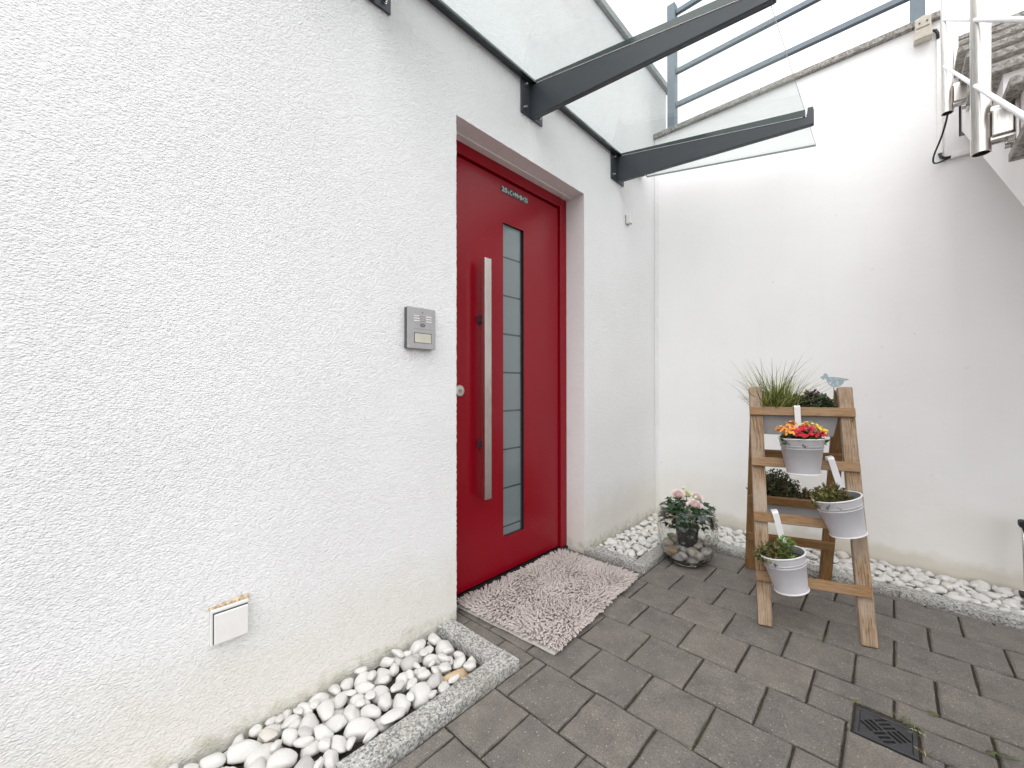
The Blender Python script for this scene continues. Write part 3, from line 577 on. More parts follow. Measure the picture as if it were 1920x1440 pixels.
for yb in (-2.373, -1.485, -.597):
    t = .006
    arm = MB()
    # tapered channel: two cheeks, sole, and a pad under the glass
    tl = lambda x: gz(x, -.008 - .020 * x)
    prof = [(.010, 2.362), (1.062, 2.286), (1.072, 2.288), (1.072, gz(1.072, .016)), (1.05, gz(1.05, .016)), (1.045, tl(1.045)), (.010, tl(.010))]
    for s in (-1, 1): arm.prism(prof, yb + s * .015 - (t if s > 0 else 0), yb + s * .015 + (0 if s > 0 else t), lambda p, d: (p[0], d, p[1]))
    so_ = [(.010, 2.362), (1.062, 2.286), (1.062, 2.292), (.010, 2.368)]; arm.prism(so_, yb - .0085, yb + .0085, lambda p, d: (p[0], d, p[1]))
    tp = [(.05, tl(.05) - .008), (1.04, tl(1.04) - .008), (1.04, tl(1.04) - .001), (.05, tl(.05) - .001)]; arm.prism(tp, yb - .0085, yb + .0085, lambda p, d: (p[0], d, p[1]))
    A = arm.build('bracket_arm', M['anth'], cn, bevel=.001, seg=1)
    MB().prism([(.045, tl(.045) + .0025), (1.04, tl(1.04) + .0025), (1.04, gz(1.04, .0075)), (.045, gz(.045, .0075))], yb - .018, yb + .018, lambda p, d: (p[0], d, p[1])).build('glass_pad', M['gedge'], A)
    MB().prism([(.05, tl(.05) + .0002), (1.03, tl(1.03) + .0002), (1.03, tl(1.03) + .0024), (.05, tl(.05) + .0024)], yb - .0175, yb + .0175, lambda p, d: (p[0], d, p[1])).build('pale_strip', M['bucketw'], A)  # thin pale strip between the cheek tops and the glass pad
    MB().box((.0015, yb - .083, 2.363), (.0095, yb + .083, 2.534)).build('wall_plate', M['anth'], A, bevel=.001, seg=1)
    for s in (-1, 1):
        for z in (2.395, 2.508):
            BM = Matrix.Translation((.0097, yb + s * .056, z)) @ Matrix.Rotation(math.pi / 2, 4, 'Y')
            MB().lathe([(.0105, 0), (.0105, .002), (.0078, .0022), (.0078, .009), (.0045, .0092), (.0045, .017), (.0001, .018)], 6 if 0 else 10).build('bolt', M['bolt'], A, M=BM)

# ------------------------------------------------------------------ small fittings on the house wall
ic = empty('intercom', (0, -2.166, 1.14), 'grey metal door intercom with speaker slots left of the red door', 'intercom')
Y0, Y1, Z0, Z1 = -2.229, -2.104, 1.143, 1.298
MB().box((.001, Y0, Z0), (.021, Y1, Z1)).build('housing', M['alud'], ic, bevel=.002)
pan = MB().box((.0212, Y0 - .001, Z0 - .001), (.027, Y1 + .001, Z1 + .001)).build('front_panel', M['alu'], ic, bevel=.0015)
for k in range(3):
    z = 1.2655 - k * .0095; MB().box((.0271, -2.203, z), (.0282, -2.123, z + .0035)).build('speaker_slot', M['white'], pan)
    MB().box((.02825, -2.178, z + .0008), (.0285, -2.150, z + .0026)).build('slot_gap', M['black'], pan)
MB().box((.0271, -2.166, 1.2795), (.0276, -2.162, 1.2835)).build('microphone_hole', M['black'], pan)
mb = MB(); mb.add([(.0276, -2.1635 + .0115 * math.cos(a * math.pi / 12), 1.2325 + .007 * math.sin(a * math.pi / 12)) for a in range(24)], [tuple(range(24))]); mb.add([(.0277, -2.1635 + .0075 * math.cos(a * math.pi / 12), 1.2325 + .0042 * math.sin(a * math.pi / 12)) for a in range(24)], [tuple(range(24))], 1)
mb.box((.0277, -2.1675, 1.2308), (.0279, -2.1645, 1.2345)); mb.box((.0277, -2.1625, 1.2308), (.0279, -2.1595, 1.2335)); mb.build('oval_emblem', [M['alud'], M['soffit']], pan)
MB().box((.0271, -2.204, 1.217), (.0274, -2.121, 1.2176)).build('button_seam', M['alud'], pan)
MB().box((.0271, -2.2025, 1.164), (.0277, -2.1225, 1.203)).build('card_frame', M['alud'], pan)
MB().box((.0278, -2.1995, 1.1655), (.0285, -2.1255, 1.200)).build('name_card', M['cream'], pan)
sb = empty('outlet_box', (0, -2.78, .30), 'white plastic outlet cover low on the rough wall above the pebbles', 'outlet')
MB().box((.001, -2.829, .298), (.0125, -2.741, .394)).build('back_frame', M['white'], sb, bevel=.0015)
MB().box((.0128, -2.8245, .3025), (.0145, -2.7435, .3865)).build('shadow_gap', M['alud'], sb)
MB().box((.0147, -2.8225, .303), (.0215, -2.7435, .3835)).build('cover', M['white'], sb, bevel=.002)
mb = MB(); vs = []; fs = []
for i in range(25):
    y = -2.832 + .093 * i / 24
    h_ = .005 + .006 * mnoise.noise((y * 60, 2, 7)) + .006 * i / 24
    vs += [(.0005, y, .393), (.007, y, .3945), (.006, y, .394 + h_ * .7), (.0005, y, .396 + h_)]
for i in range(24): fs += [(4 * i + k, 4 * i + 4 + k, 4 * i + 5 + k, 4 * i + 1 + k) for k in range(3)]
mb.add(vs, fs).build('mortar_crust', M['dirt'], sb)
se = empty('wall_sensor', (0, -.45, 2.12), 'small white box sensor high on the wall right of the door', 'sensor')
MB().box((.001, -.478, 2.122), (.006, -.432, 2.182)).build('base', M['soffit'], se)
MB().box((.0062, -.478, 2.122), (.02, -.432, 2.182)).build('housing', M['white'], se, bevel=.002); MB().box((.0203, -.477, 2.1235), (.034, -.433, 2.181)).build('cap', M['white'], se, bevel=.002)
MB().box((.024, -.452, 2.1222), (.031, -.440, 2.1234)).build('lens', M['alud'], se)

# ------------------------------------------------------------------ outside stairs on the right
st = empty('staircase', (2.1, -2.2, 0), 'white outside staircase with grey granite treads at the upper right', 'stairs')
SX0, SX1 = 1.614, 2.60; run, rise, NY, NZ = .289, .195, -.222, 2.603
nose = [(NY - run * k, NZ - rise * k) for k in range(-2, 14)]
prof = []
for i, (y, z) in enumerate(nose[1:]):
    prof += [(y + .032 + run, z - .0245) if i == 0 else (y + .032 + run, z - .0245), (y + .032, z - .0245)]
prof += [(prof[-1][0], -.05), (prof[-1][0] + .35, -.05)]
und = lambda y: 2.296 + .612 * y
prof += [((-.05 - 2.296) / .612 + .5, und((-.05 - 2.296) / .612 + .5)), (-.004, und(-.004)), (-.004 if 0 else .30, und(-.004))]
sm = MB(); sm.prism(prof, SX0, SX1, lambda p, d: (d, p[0], p[1])); sbody = sm.build('flight', M['smooth'], st)
bm = bmesh.new(); bm.from_mesh(sbody.data); bmesh.ops.recalc_face_normals(bm, faces=bm.faces); bmesh.ops.triangulate(bm, faces=[f for f in bm.faces if len(f.verts) > 4]); bm.to_mesh(sbody.data); bm.free()
for i, (y, z) in enumerate(nose): MB().box((SX0 - .030, y, z - .024), (SX1 + .03, y + run + (.028 if i else .6), z)).build('tread', M['coping'], st, bevel=.003)
sr = empty('stair_railing', (1.545, -.8, 1.7), 'stainless steel stair railing posts with thin rods at the upper right', 'railing')
PXs, PR = 1.545, .0212
def post(y, zb, i):
    o = MB().lathe([(PR - .003, .02), (PR - .003, 0), (PR, 0), (PR, 1.32), (.0001, 1.325)], 28).build('post', M['steel'], sr, smooth='auto', M=Matrix.Translation((PXs, y, zb)))
    for zz in (.115, .03): MB().tube([(PXs + PR - .004, y, zb + zz), (SX0 - .004, y, zb + zz)], .013, 12).build('standoff', M['bolt'], o)
    MB().box((PXs + PR - .002, y - .022, zb + .035), (SX0 - .009, y + .022, zb + .11)).build('bracket', M['steel'], o, bevel=.003)
    MB().box((SX0 - .0085, y - .035, zb - .01), (SX0 - .001, y + .035, zb + .155)).build('wall_plate', M['steel'], o, bevel=.002)
    for s in (-1, 1):
        for zz in (.012, .135): MB().tube([(SX0 - .009, y + s * .022, zb + zz), (SX0 - .022, y + s * .022, zb + zz)], .008, 8).build('bolt', M['bolt'], o)
P1, P2 = (-.28, 2.28), (-1.261, 1.681)
post(*P1, 0); post(*P2, 1)
for d1, d2 in ((.23, .208), (.448, .403), (.67, .60), (.89, .80)):
    a = Vector((PXs - .012, P1[0], P1[1] + d1)); c = Vector((PXs - .012, P2[0], P2[1] + d2)); u = (c - a)
    MB().tube([a - u * .05, c + u * 1.1], .0055, 8).build('rod', M['bucketw'], sr, smooth=True)
a = Vector((PXs, P1[0], P1[1] + 1.34)); c = Vector((PXs, P2[0], P2[1] + 1.34)); MB().tube([a - (c - a) * .1, c + (c - a) * 1.1], .021, 14).build('handrail', M['steel'], sr, smooth=True)
fl = empty('floodlight', (1.475, 0, 2.81), 'small beige floodlight fixed under the coping at the wall end', 'lamp')
fM = Matrix.Translation((1.475, -.03, 2.875)) @ Matrix.Rotation(R(8), 4, 'X')
MB().prism([(-.036, -.055), (.036, -.055), (.030, .015), (.030, .05), (.0, .058), (-.030, .05), (-.030, .015)], -.03, .028, lambda p, d: (p[0], d, p[1])).build('housing', M['beige'], fl, M=fM, bevel=.004)
MB().box((-.026, -.036, .0), (.026, -.0305, .044)).build('cover', M['beige'], fl, M=fM, bevel=.004)
for s in (-1, 1): MB().lathe([(.004, 0), (.004, .003), (.0001, .003)], 8).build('screw', M['alud'], fl, M=fM @ Matrix.Translation((s * .014, -.0362, .022)) @ Matrix.Rotation(R(90), 4, 'X'))
MB().prism([(-.034, -.050), (.034, -.050), (.027, -.006), (-.027, -.006)], -.0345, -.0305, lambda p, d: (p[0], d, p[1])).build('glass_front', M['beige'], fl, M=fM)
MB().tube([(1.508, -.012, 2.86), (1.522, -.014, 2.855), (1.530, -.012, 2.835), (1.531, -.010, 2.81)], .007, 10).build('lamp_lead', M['cable'], fl, smooth=True)
cdct = empty('cable_duct', (1.54, 0, 2.18), 'white plastic cable duct running down the wall end by the steel posts', 'duct')
MB().box((1.526, -.018, 2.205), (1.546, -.001, 2.80)).build('vertical_duct', M['white'], cdct, bevel=.002); MB().box((1.575, -.018, 2.163), (1.95, -.001, 2.183)).build('horizontal_duct', M['white'], cdct, bevel=.002)
MB().tube([(1.536, -.010, 2.203), (1.540, -.012, 2.185), (1.553, -.012, 2.175), (1.574, -.010, 2.173)], .007, 10).build('elbow', M['cable'], cdct, smooth=True)
pts = [Vector(p) for p in ((1.545, -.28, 2.33), (1.545, -.275, 2.27), (1.530, -.20, 2.21), (1.51, -.10, 2.17), (1.512, -.04, 2.155), (1.535, -.016, 2.158), (1.572, -.012, 2.172))]
cv = []
for i in range(len(pts) - 1):
    p0, p1, p2, p3 = pts[max(i - 1, 0)], pts[i], pts[i + 1], pts[min(i + 2, len(pts) - 1)]
    for t in np.linspace(0, 1, 7)[:-1]: cv.append(.5 * (2 * p1 + (p2 - p0) * t + (2 * p0 - 5 * p1 + 4 * p2 - p3) * t * t + (3 * p1 - p0 - 3 * p2 + p3) * t ** 3))
tag(MB().tube(cv, .004, 8).build('cable', M['cable'], smooth=True), 'thin black cable looping out of a steel railing post', 'cable')

# ------------------------------------------------------------------ plant ladder (A-frame stand)
TH = R(19.3); EX = Vector((math.cos(TH), math.sin(TH), 0)); EY = Vector((-math.sin(TH), math.cos(TH), 0)); EZ = Vector((0, 0, 1)); LC = Vector((1.026, -.779, 0))
LM = Matrix(((EX.x, EY.x, 0, LC.x), (EX.y, EY.y, 0, LC.y), (0, 0, 1, 0), (0, 0, 0, 1)))
L = lambda x, y, z: LM @ Vector((x, y, z))
lad = empty('plant_ladder', LC, 'wooden A-frame plant ladder hung with buckets by the smooth white wall', 'plant stand')
fyz = lambda z: -.295 + .265 * z / .985; ryz = lambda z: .295 - .262 * z / .985
nf = (EY * -1 * .985 + EZ * .265).normalized(); nb = (EY * .985 + EZ * .262).normalized()
for x in (-.173, .169): board('front_leg', L(x, fyz(0), .001), L(x, fyz(.99), .99), .052, .028, nf, M['woodF'], lad, .004)
for x in (-.158, .176): board('rear_leg', L(x, ryz(0), .001), L(x, ryz(.975), .975), .05, .026, nb, M['woodR'], lad, .003)
for z, xr in ((.881, .192), (.657, .190), (.426, .188), (.194, .185)):
    y = fyz(z) - .0145 - .010; board('front_rung', L(-.202, y, z), L(xr, y, z + .001), .040, .018, nf, M['woodS'], lad)
for z in (.658, .412, .200):
    y = ryz(z) - .0135 - .010; board('rear_rung', L(-.180, y, z), L(.196, y, z), .044, .018, nb, M['woodR'], lad)

# flat metal bird on the right leg
bp = [(-.052, .046), (-.060, .058), (-.047, .062), (-.044, .074), (-.034, .078), (-.026, .066), (-.024, .056), (0, .056), (.03, .052), (.045, .048), (.066, .044), (.056, .037), (.046, .036), (.040, .020), (.028, .006), (.010, .000), (-.008, .003), (-.022, .014), (-.030, .030), (-.032, .044), (-.040, .050), (-.043, .041)]
bird = MB().prism(bp, -.0012, .0012, lambda p, d: (p[0] * .82, d, p[1] * .82)).build('metal_bird', M['bird'], M=LM @ Matrix.Translation((.132, -.028, .991)) @ Matrix.Rotation(R(-6), 4, 'Z'))
tag(bird, 'flat pale blue metal bird figure on top of the wooden plant ladder', 'figure')
for k in range(12):
    px_, pz_ = rng.uniform(-.018, .032), rng.uniform(.010, .040); MB().add([(px_ + .0022 * math.cos(a), -.0016, pz_ + .0022 * math.sin(a)) for a in np.linspace(0, 5.2, 6)], [(0, 1, 2, 3, 4, 5)]).build('fleck', M['birdd'], bird, M=bird.matrix_basis)
MB().tube([(.0, 0, .001), (.001, 0, -.03)], .0015, 6).build('wire', M['iron'], bird, M=bird.matrix_basis)

# ------------------------------------------------------------------ leaves and plants
def leaf_into(mb, p, d, n, ln, w, m=0, fold=.25, droop=.2):
    d = Vector(d).normalized(); n = Vector(n); n = (n - d * n.dot(d));
    n = n.normalized() if n.length > 1e-4 else d.orthogonal().normalized(); s = d.cross(n)
    p = Vector(p); a = p; b = p + d * ln * .5 + n * ln * .06; c = p + d * ln - n * ln * droop
    l1 = p + d * ln * .42 + s * w + n * w * fold; r1 = p + d * ln * .42 - s * w + n * w * fold
    mb.add([a, l1, c, b, r1], [(0, 3, 1), (1, 3, 2), (0, 4, 3), (4, 2, 3)], m)
def rdir(r, upb=0.):
    v = Vector((r.gauss(0, 1), r.gauss(0, 1), r.gauss(0, 1) + upb)); return v.normalized()
def bush(seed, cen, rad, n_stem, per, ln, w, mats, probs, M4, low=.0, jitter=.3, tipm=None):
    r = random.Random(seed); mb = MB()
    for k in range(n_stem):
        u = rdir(r); u.z = abs(u.z) * .9 + low; u.normalize(); rr = r.uniform(.72, 1.08)
        tip = Vector((cen[0] + u.x * rad[0] * rr, cen[1] + u.y * rad[1] * rr, cen[2] + u.z * rad[2] * rr))
        base = Vector((cen[0] + u.x * rad[0] * .35, cen[1] + u.y * rad[1] * .35, cen[2]))
        mid = base.lerp(tip, .5) + Vector((0, 0, rad[2] * .12)); mb.tube([base, mid, tip], [.0013, .001, .0006], 3, 0, False)
        for q in range(per):
            t = r.uniform(.35, 1.03); p = base * (1 - t) ** 2 + mid * 2 * t * (1 - t) + tip * t * t if t <= 1 else tip
            d = (u * .6 + rdir(r, .3)).normalized(); x = r.random(); mi = 0; acc = 0
            for i, pb in enumerate(probs):
                acc += pb
                if x < acc: mi = i; break
            if tipm is not None and t > .86 and u.z > .78: mi = tipm
            leaf_into(mb, p, d, rdir(r, 1.2), ln * r.uniform(.6, 1.25), w * r.uniform(.7, 1.2), mi)
    return mb
def leaf_part(mb, name, mats, parent, M4): return mb.build(name, mats, parent, M=M4)

# trough 1: on the ladder top, between the legs
def trough(label, M4, lx, ly, h, hooks):
    r = empty('planter_trough', M4.translation, label, 'planter')
    t = MB(); o, i = [], []
    def ring(fx, fy, z): return [(-fx, -fy, z), (fx, -fy, z), (fx, fy, z), (-fx, fy, z)]
    A = ring(lx * .88, ly * .80, 0); B = ring(lx, ly, h); C = ring(lx - .006, ly - .006, h); D = ring(lx * .9, ly * .85, h - .02)
    t.add(A + B + C + D, [(3, 2, 1, 0)] + [(k, (k + 1) % 4, 4 + (k + 1) % 4, 4 + k) for k in range(4)] + [(4 + k, 4 + (k + 1) % 4, 8 + (k + 1) % 4, 8 + k) for k in range(4)] + [(8 + k, 8 + (k + 1) % 4, 12 + (k + 1) % 4, 12 + k) for k in range(4)])
    t.build('trough', M['zinc'], r, M=M4, bevel=.002); MB().box((-lx * .93, -ly * .88, h - .03), (lx * .93, ly * .88, h - .012)).build('potting_soil', M['earth'], r, M=M4)
    for x, yy in hooks:
        MB().box((x - .011, yy - .0135, h - .020), (x + .011, yy - .0115, h + .003)).box((x - .011, yy - .0113, h + .001), (x + .011, -ly + .004, h + .003)).build('clip', M['bucketw'], r, M=M4)
    return r
T1 = LM @ Matrix.Translation((-.008, .0, .772)); trough('grey metal trough at the top of the plant ladder holding grass', T1, .150, .066, .105, [])
T2 = LM @ Matrix.Translation((.0, ryz(.41) + .075, .285)); trough('grey metal trough clipped to the back rung of the plant ladder', T2, .155, .062, .135, [(-.085, -.080), (.045, -.080)])

# ornamental grass
gr = empty('ornamental_grass', T1 @ Vector((-.075, 0, .1)), 'tuft of thin arching yellow-green grass at the top of the plant ladder', 'grass plant')
gb = MB(); r = random.Random(21)
for k in range(760):
    az = r.uniform(0, 2 * math.pi); b0 = Vector((-.075 + r.gauss(0, .030), r.gauss(0, .020), .085))
    ln = r.uniform(.10, .21) if k < 650 else r.uniform(.20, .34); lean = r.uniform(.1, 1.35) if k < 660 else r.uniform(.3, 1.0)
    d = Vector((math.cos(az) * lean, math.sin(az) * lean, 1)).normalized(); w = r.uniform(.0011, .0021); m_ = r.choice((0, 0, 0, 1, 1, 2)) if ln < .2 else r.choice((0, 2, 2, 1)); s = d.cross(Vector((0, 0, 1)));
    s = (s.normalized() if s.length > .01 else Vector((1, 0, 0))); s = (s + rdir(r) * .5).normalized(); pts = []; p = b0.copy(); n = 7; g_ = r.uniform(.9, 2.6) * (.25 / max(ln, .1)) * .9
    for i in range(n + 1):
        pts.append(p.copy()); p = p + d * ln / n; d = (d + Vector((0, 0, -1)) * g_ * (i + 1) / n * .10 * (1.0 if ln > .19 else .75)).normalized()
    vs = []
    for i, q in enumerate(pts): ww = w * (1 - (i / n) ** 2.2) + .0002; vs += [q - s * ww, q + s * ww]
    gb.add(vs, [(2 * i, 2 * i + 1, 2 * i + 3, 2 * i + 2) for i in range(n)], m_)
tag(gb.build('blades', [M['grass1'], M['grass2'], M['grass3']], gr, M=T1), kind='stuff')
eg = empty('evergreen_plant', T1 @ Vector((.06, 0, .1)), 'dark green bushy plant with purple tips beside the grass tuft', 'plant')
leaf_part(bush(5, (.058, 0, .105), (.094, .070, .092), 190, 18, .019, .0052, None, (.62, .30, .08), T1, low=.05, tipm=2), 'foliage', [M['heb'], M['olive'], M['purp']], eg, T1)
be = empty('bushy_plant', T2 @ Vector((-.04, 0, .13)), 'olive-green small-leaved bush in the lower back trough', 'plant')
leaf_part(bush(8, (-.05, 0, .13), (.12, .085, .140), 290, 15, .015, .0042, None, (.40, .40, .12, .08), T2, low=.02), 'foliage', [M['heb'], M['olive'], M['brown'], M['purp']], be, T2)
r = random.Random(3)
for cx_, cz_ in ((-.098, .185), (-.125, .20), (-.02, .19)):
    fb = MB()
    for k in range(10): leaf_into(fb, (cx_ + r.gauss(0, .006), -.055 + r.gauss(0, .006), cz_ + r.gauss(0, .006)), rdir(r, .4), rdir(r, 1), .010, .004)
    fb.build('bloom', M['berry'], be, M=T2)
sp = empty('bushy_plant', T2 @ Vector((.10, 0, .13)), 'low reddish-brown sprigs at the right end of the back trough', 'plant')
leaf_part(bush(18, (.085, 0, .125), (.07, .06, .060), 80, 12, .014, .004, None, (.35, .65), T2), 'foliage', [M['olive'], M['brown']], sp, T2)

# buckets: origin at the hook on the rung, bucket hangs below and in front
HL, RIMR, BOTR, BH = .134, .081, .057, .150
def make_bucket(label, hx, hz, roll, tiltx, tint, sx=0):
    y = fyz(hz - .04) - .0375
    B4 = LM @ Matrix.Translation((hx, y, hz)) @ Matrix.Rotation(roll, 4, 'Y') @ Matrix.Rotation(tiltx, 4, 'X')
    r = empty('hanging_bucket', B4 @ Vector((0, -RIMR, -HL - BH)), label, 'bucket', 'buckets hanging on the plant ladder')
    c = (0, -RIMR - .002, -HL - BH)
    pr = [(.0001, .006), (BOTR - .004, .006), (BOTR, 0), (BOTR + .003, .002), (BOTR + .001, .006)]
    rad = lambda t: BOTR + (RIMR - BOTR) * t
    pr += [(rad(.3), .3 * BH), (rad(.70), .70 * BH), (rad(.715) + .0018, .715 * BH), (rad(.73), .73 * BH), (rad(.775), .775 * BH), (rad(.79) + .0018, .79 * BH), (rad(.805), .805 * BH), (rad(.97), .97 * BH)]
    MB().lathe(pr, 44, 0, c).build('bucket_body', tint, r, smooth='auto', M=B4)
    MB().lathe([(RIMR - .003, BH - .004), (RIMR + .0005, BH - .005), (RIMR + .003, BH - .002), (RIMR + .003, BH + .001), (RIMR, BH + .002), (RIMR - .003, BH)], 44, 0, c).build('rim', M['bucketw'], r, smooth=True, M=B4)
    MB().lathe([(BOTR - .001, .0), (BOTR + .0045, .0005), (BOTR + .005, .004), (BOTR + .002, .006)], 44, 0, c).build('foot_ring', M['bucketw'], r, smooth=True, M=B4)
    MB().lathe([(RIMR - .003, BH - .001), (rad(.78) - .003, .78 * BH)], 44, 0, c).build('inside', M['zincin'], r, smooth=True, M=B4)
    MB().lathe([(rad(.82) - .003, .82 * BH), (.04, .84 * BH), (.0001, .85 * BH)], 30, 0, c).build('potting_soil', M['earth'], r, M=B4)
    w = .0115; path = [(-.005, -HL - .03), (-.003, -HL + .004), (-.0015, -.06), (-.0015, -.004), (.004, .0045), (.016, .0045), (.034, .0045), (.040, .000), (.041, -.014)]; vs = []; n = len(path)
    for s in (-w, w):
        for (py_, pz_) in path: vs.append((s + sx, py_, pz_))
    for s in (-w, w):
        for (py_, pz_) in path: vs.append((s + sx, py_ - .0018, pz_ + (.0018 if pz_ > -.01 else 0)))
    fs = [(i, i + 1, n + i + 1, n + i) for i in range(n - 1)] + [(2 * n + i, 3 * n + i, 3 * n + i + 1, 2 * n + i + 1) for i in range(n - 1)] + [(i, 2 * n + i, 2 * n + i + 1, i + 1) for i in range(n - 1)] + [(n + i, n + i + 1, 3 * n + i + 1, 3 * n + i) for i in range(n - 1)]
    MB().add(vs, fs).build('hook_strap', M['bucketw'], r, M=B4)
    return B4, Vector((c[0], c[1], c[2] + BH * .84))
BA, ca_ = make_bucket('grey bucket of orange, red and yellow flowers on the top rung', -.028, .9035, R(-2), R(-3), M['bucketg'], .008)
BB, cb_ = make_bucket('tilted white bucket of olive plants on the second rung by the right leg', .048, .680, R(-15), R(0), M['bucket'], .040)
BC, cc_ = make_bucket('tilted white bucket of green sprigs on the third rung by the left leg', -.145, .449, R(-13), R(0), M['bucket'], .022)
# flowers of the top bucket
def floret(mb, p, n, size, m, petals=5):
    n = Vector(n).normalized(); a = n.orthogonal().normalized(); b = n.cross(a); ph = rng.uniform(0, 6)
    for k in range(petals):
        t = ph + 2 * math.pi * k / petals; d = a * math.cos(t) + b * math.sin(t); leaf_into(mb, p, (d + n * .35).normalized(), n, size, size * .42, m, .1, .05)
kal = empty('kalanchoe', BA @ ca_, 'clustered orange, red and yellow blooms in the top hanging bucket', 'flowers')
leaf_part(bush(31, ca_ + Vector((0, 0, .0)), (.072, .070, .048), 90, 6, .030, .011, None, (.8, .2), BA), 'foliage', [M['heb'], M['fresh']], kal, BA)
r = random.Random(44)
for mat, cl in (('fo', [(-.055, -.035, .030, .024), (-.062, .0, .036, .021), (-.030, -.01, .058, .020), (-.045, -.058, .022, .019), (-.035, -.035, .042, .017)]), ('fr', [(-.012, -.045, .032, .020), (.008, -.02, .046, .018), (.035, -.03, .034, .020), (.018, -.065, .012, .018), (.055, -.045, .016, .017), (-.012, -.068, .014, .015), (-.03, -.05, .030, .014)]), ('fy', [(.035, .010, .050, .025), (.058, -.010, .036, .021), (.02, .02, .050, .018), (.068, -.005, .026, .018)])):
    for (x, y, z, rad_) in cl:
        mb = MB()
        for k in range(26):
            u = rdir(r, .55); u.z = abs(u.z); p = ca_ + Vector((x * 1.08, y * 1.1, z + .022)) + Vector((u.x, u.y, u.z * .8)) * rad_ * r.uniform(.7, 1.05) * 1.15; floret(mb, p, (u + Vector((0, -.2, .3))).normalized(), .0075, 0)
        mb.build('flower_cluster', M[mat], kal, M=BA)
ol = empty('sedum', BB @ cb_, 'olive and rust-brown small-leaved sedum in the second hanging bucket', 'plant')
leaf_part(bush(51, cb_ + Vector((-.018, -.005, -.005)), (.074, .068, .082), 190, 13, .013, .0042, None, (.34, .36, .30), BB), 'foliage', [M['olive'], M['lime'], M['brown']], ol, BB)
ge = empty('sedum', BC @ cc_, 'brown-green sprigs spilling over the rim of the lowest hanging bucket', 'plant')
leaf_part(bush(61, cc_ + Vector((-.028, -.005, -.005)), (.074, .066, .076), 170, 13, .013, .0036, None, (.36, .32, .32), BC), 'foliage', [M['olive'], M['lime'], M['brown']], ge, BC)
gf = empty('leafy_plant', BC @ (cc_ + Vector((.03, 0, 0))), 'fresh green lobed-leaf plant in the lowest hanging bucket', 'plant')
mb = MB(); r = random.Random(71)
for k in range(46):
    u = rdir(r, .5); u.z = abs(u.z); b0 = cc_ + Vector((.022, -.012, 0)); t = b0 + Vector((u.x * .040, u.y * .045, u.z * .075)) * r.uniform(.6, 1.15); mb.tube([b0, b0.lerp(t, .5) + Vector((0, 0, .006)), t], .0009, 3, 1, False)
    side_ = rdir(r); d0 = (u + Vector((0, 0, -.1))).normalized()
    for q in range(5): leaf_into(mb, t, (d0 + d0.cross(Vector((0, 0, 1))) * (q - 2) * .55).normalized(), Vector((0, 0, 1)), .015 * (1 - .16 * abs(q - 2)), .0048, 0, .2, .25)
mb.build('foliage', [M['fresh'], M['stem']], gf, M=BC)

# ------------------------------------------------------------------ glass vase with pebbles, pot and pink flowers
VC = Vector((.497, -.706, 0)); VM = Matrix.Translation(VC)
vz = empty('glass_vase', VC, 'big round dimpled clear glass vase on the paving beside the pebbles', 'vase')
vp = [(.0001, .004), (.070, .004), (.100, .012), (.126, .040), (.146, .085), (.1565, .135), (.159, .180), (.156, .230), (.149, .275), (.1425, .305), (.1425, .309), (.1395, .309), (.1395, .305), (.146, .275), (.153, .230), (.156, .180), (.1535, .135), (.143, .088), (.122, .045), (.095, .020), (.0001, .014)]
# fine profile so that real dimples can be pressed in
prf = []
for (a, c) in zip(vp[:-1], vp[1:]):
    k = max(1, int(math.dist(a, c) / .006)); prf += [tuple(np.array(a) + (np.array(c) - np.array(a)) * i / k) for i in range(k)]
prf.append(vp[-1]); vb = MB().lathe(prf, 160)
rows = [(.065, 12, 0), (.1, 14, .5), (.135, 14, 0), (.17, 14, .5), (.205, 14, 0), (.24, 14, .5)]
nv = []
for (x, y, z) in vb.v:
    rr = math.hypot(x, y); an = math.atan2(y, x); dd = 0
    if rr > .09:
        for zr, k, ph in rows:
            u = ((an / (2 * math.pi) * k + ph) % 1 - .5) * 2 * math.pi * rr / k; w = z - zr; q = (u * u + w * w) / (.021 ** 2)
            if q < 1: dd = max(dd, .0055 * (1 - q) ** 1.0)
    f_ = (rr - dd) / rr if rr > 1e-4 else 1; nv.append((x * f_, y * f_, z))
vb.v = nv; vb.build('bowl', M['vglass'], vz, smooth=True, M=VM)
tor = MB(); N = 64
tor.tube([(.141 * math.cos(2 * math.pi * i / N), .141 * math.sin(2 * math.pi * i / N), .309) for i in range(N + 1)], .0016, 6); tor.build('rim', M['gedge2'], vz, smooth=True, M=VM)
sd_ = Vector((1.3533, -3.0792, 0)) - VC; sd_.normalize(); ang = math.atan2(sd_.y, sd_.x) - .62
p = Vector((math.cos(ang) * .1575, math.sin(ang) * .1575, .178)); DM = VM @ frame(Vector((0, 0, 1)), p, Vector((math.cos(ang), math.sin(ang), 0)))
MB().lathe([(.0125, 0), (.0125, .0008), (.0001, .0008)], 20).build('round_sticker', M['grass3'], vz, M=DM)
r = random.Random(91); heap = []
def inner(z):
    for (ra, za), (rb, zb) in zip(vp[11:-1], vp[12:]):
        if zb <= z <= za: return rb + (ra - rb) * (z - zb) / (za - zb)
    return .09
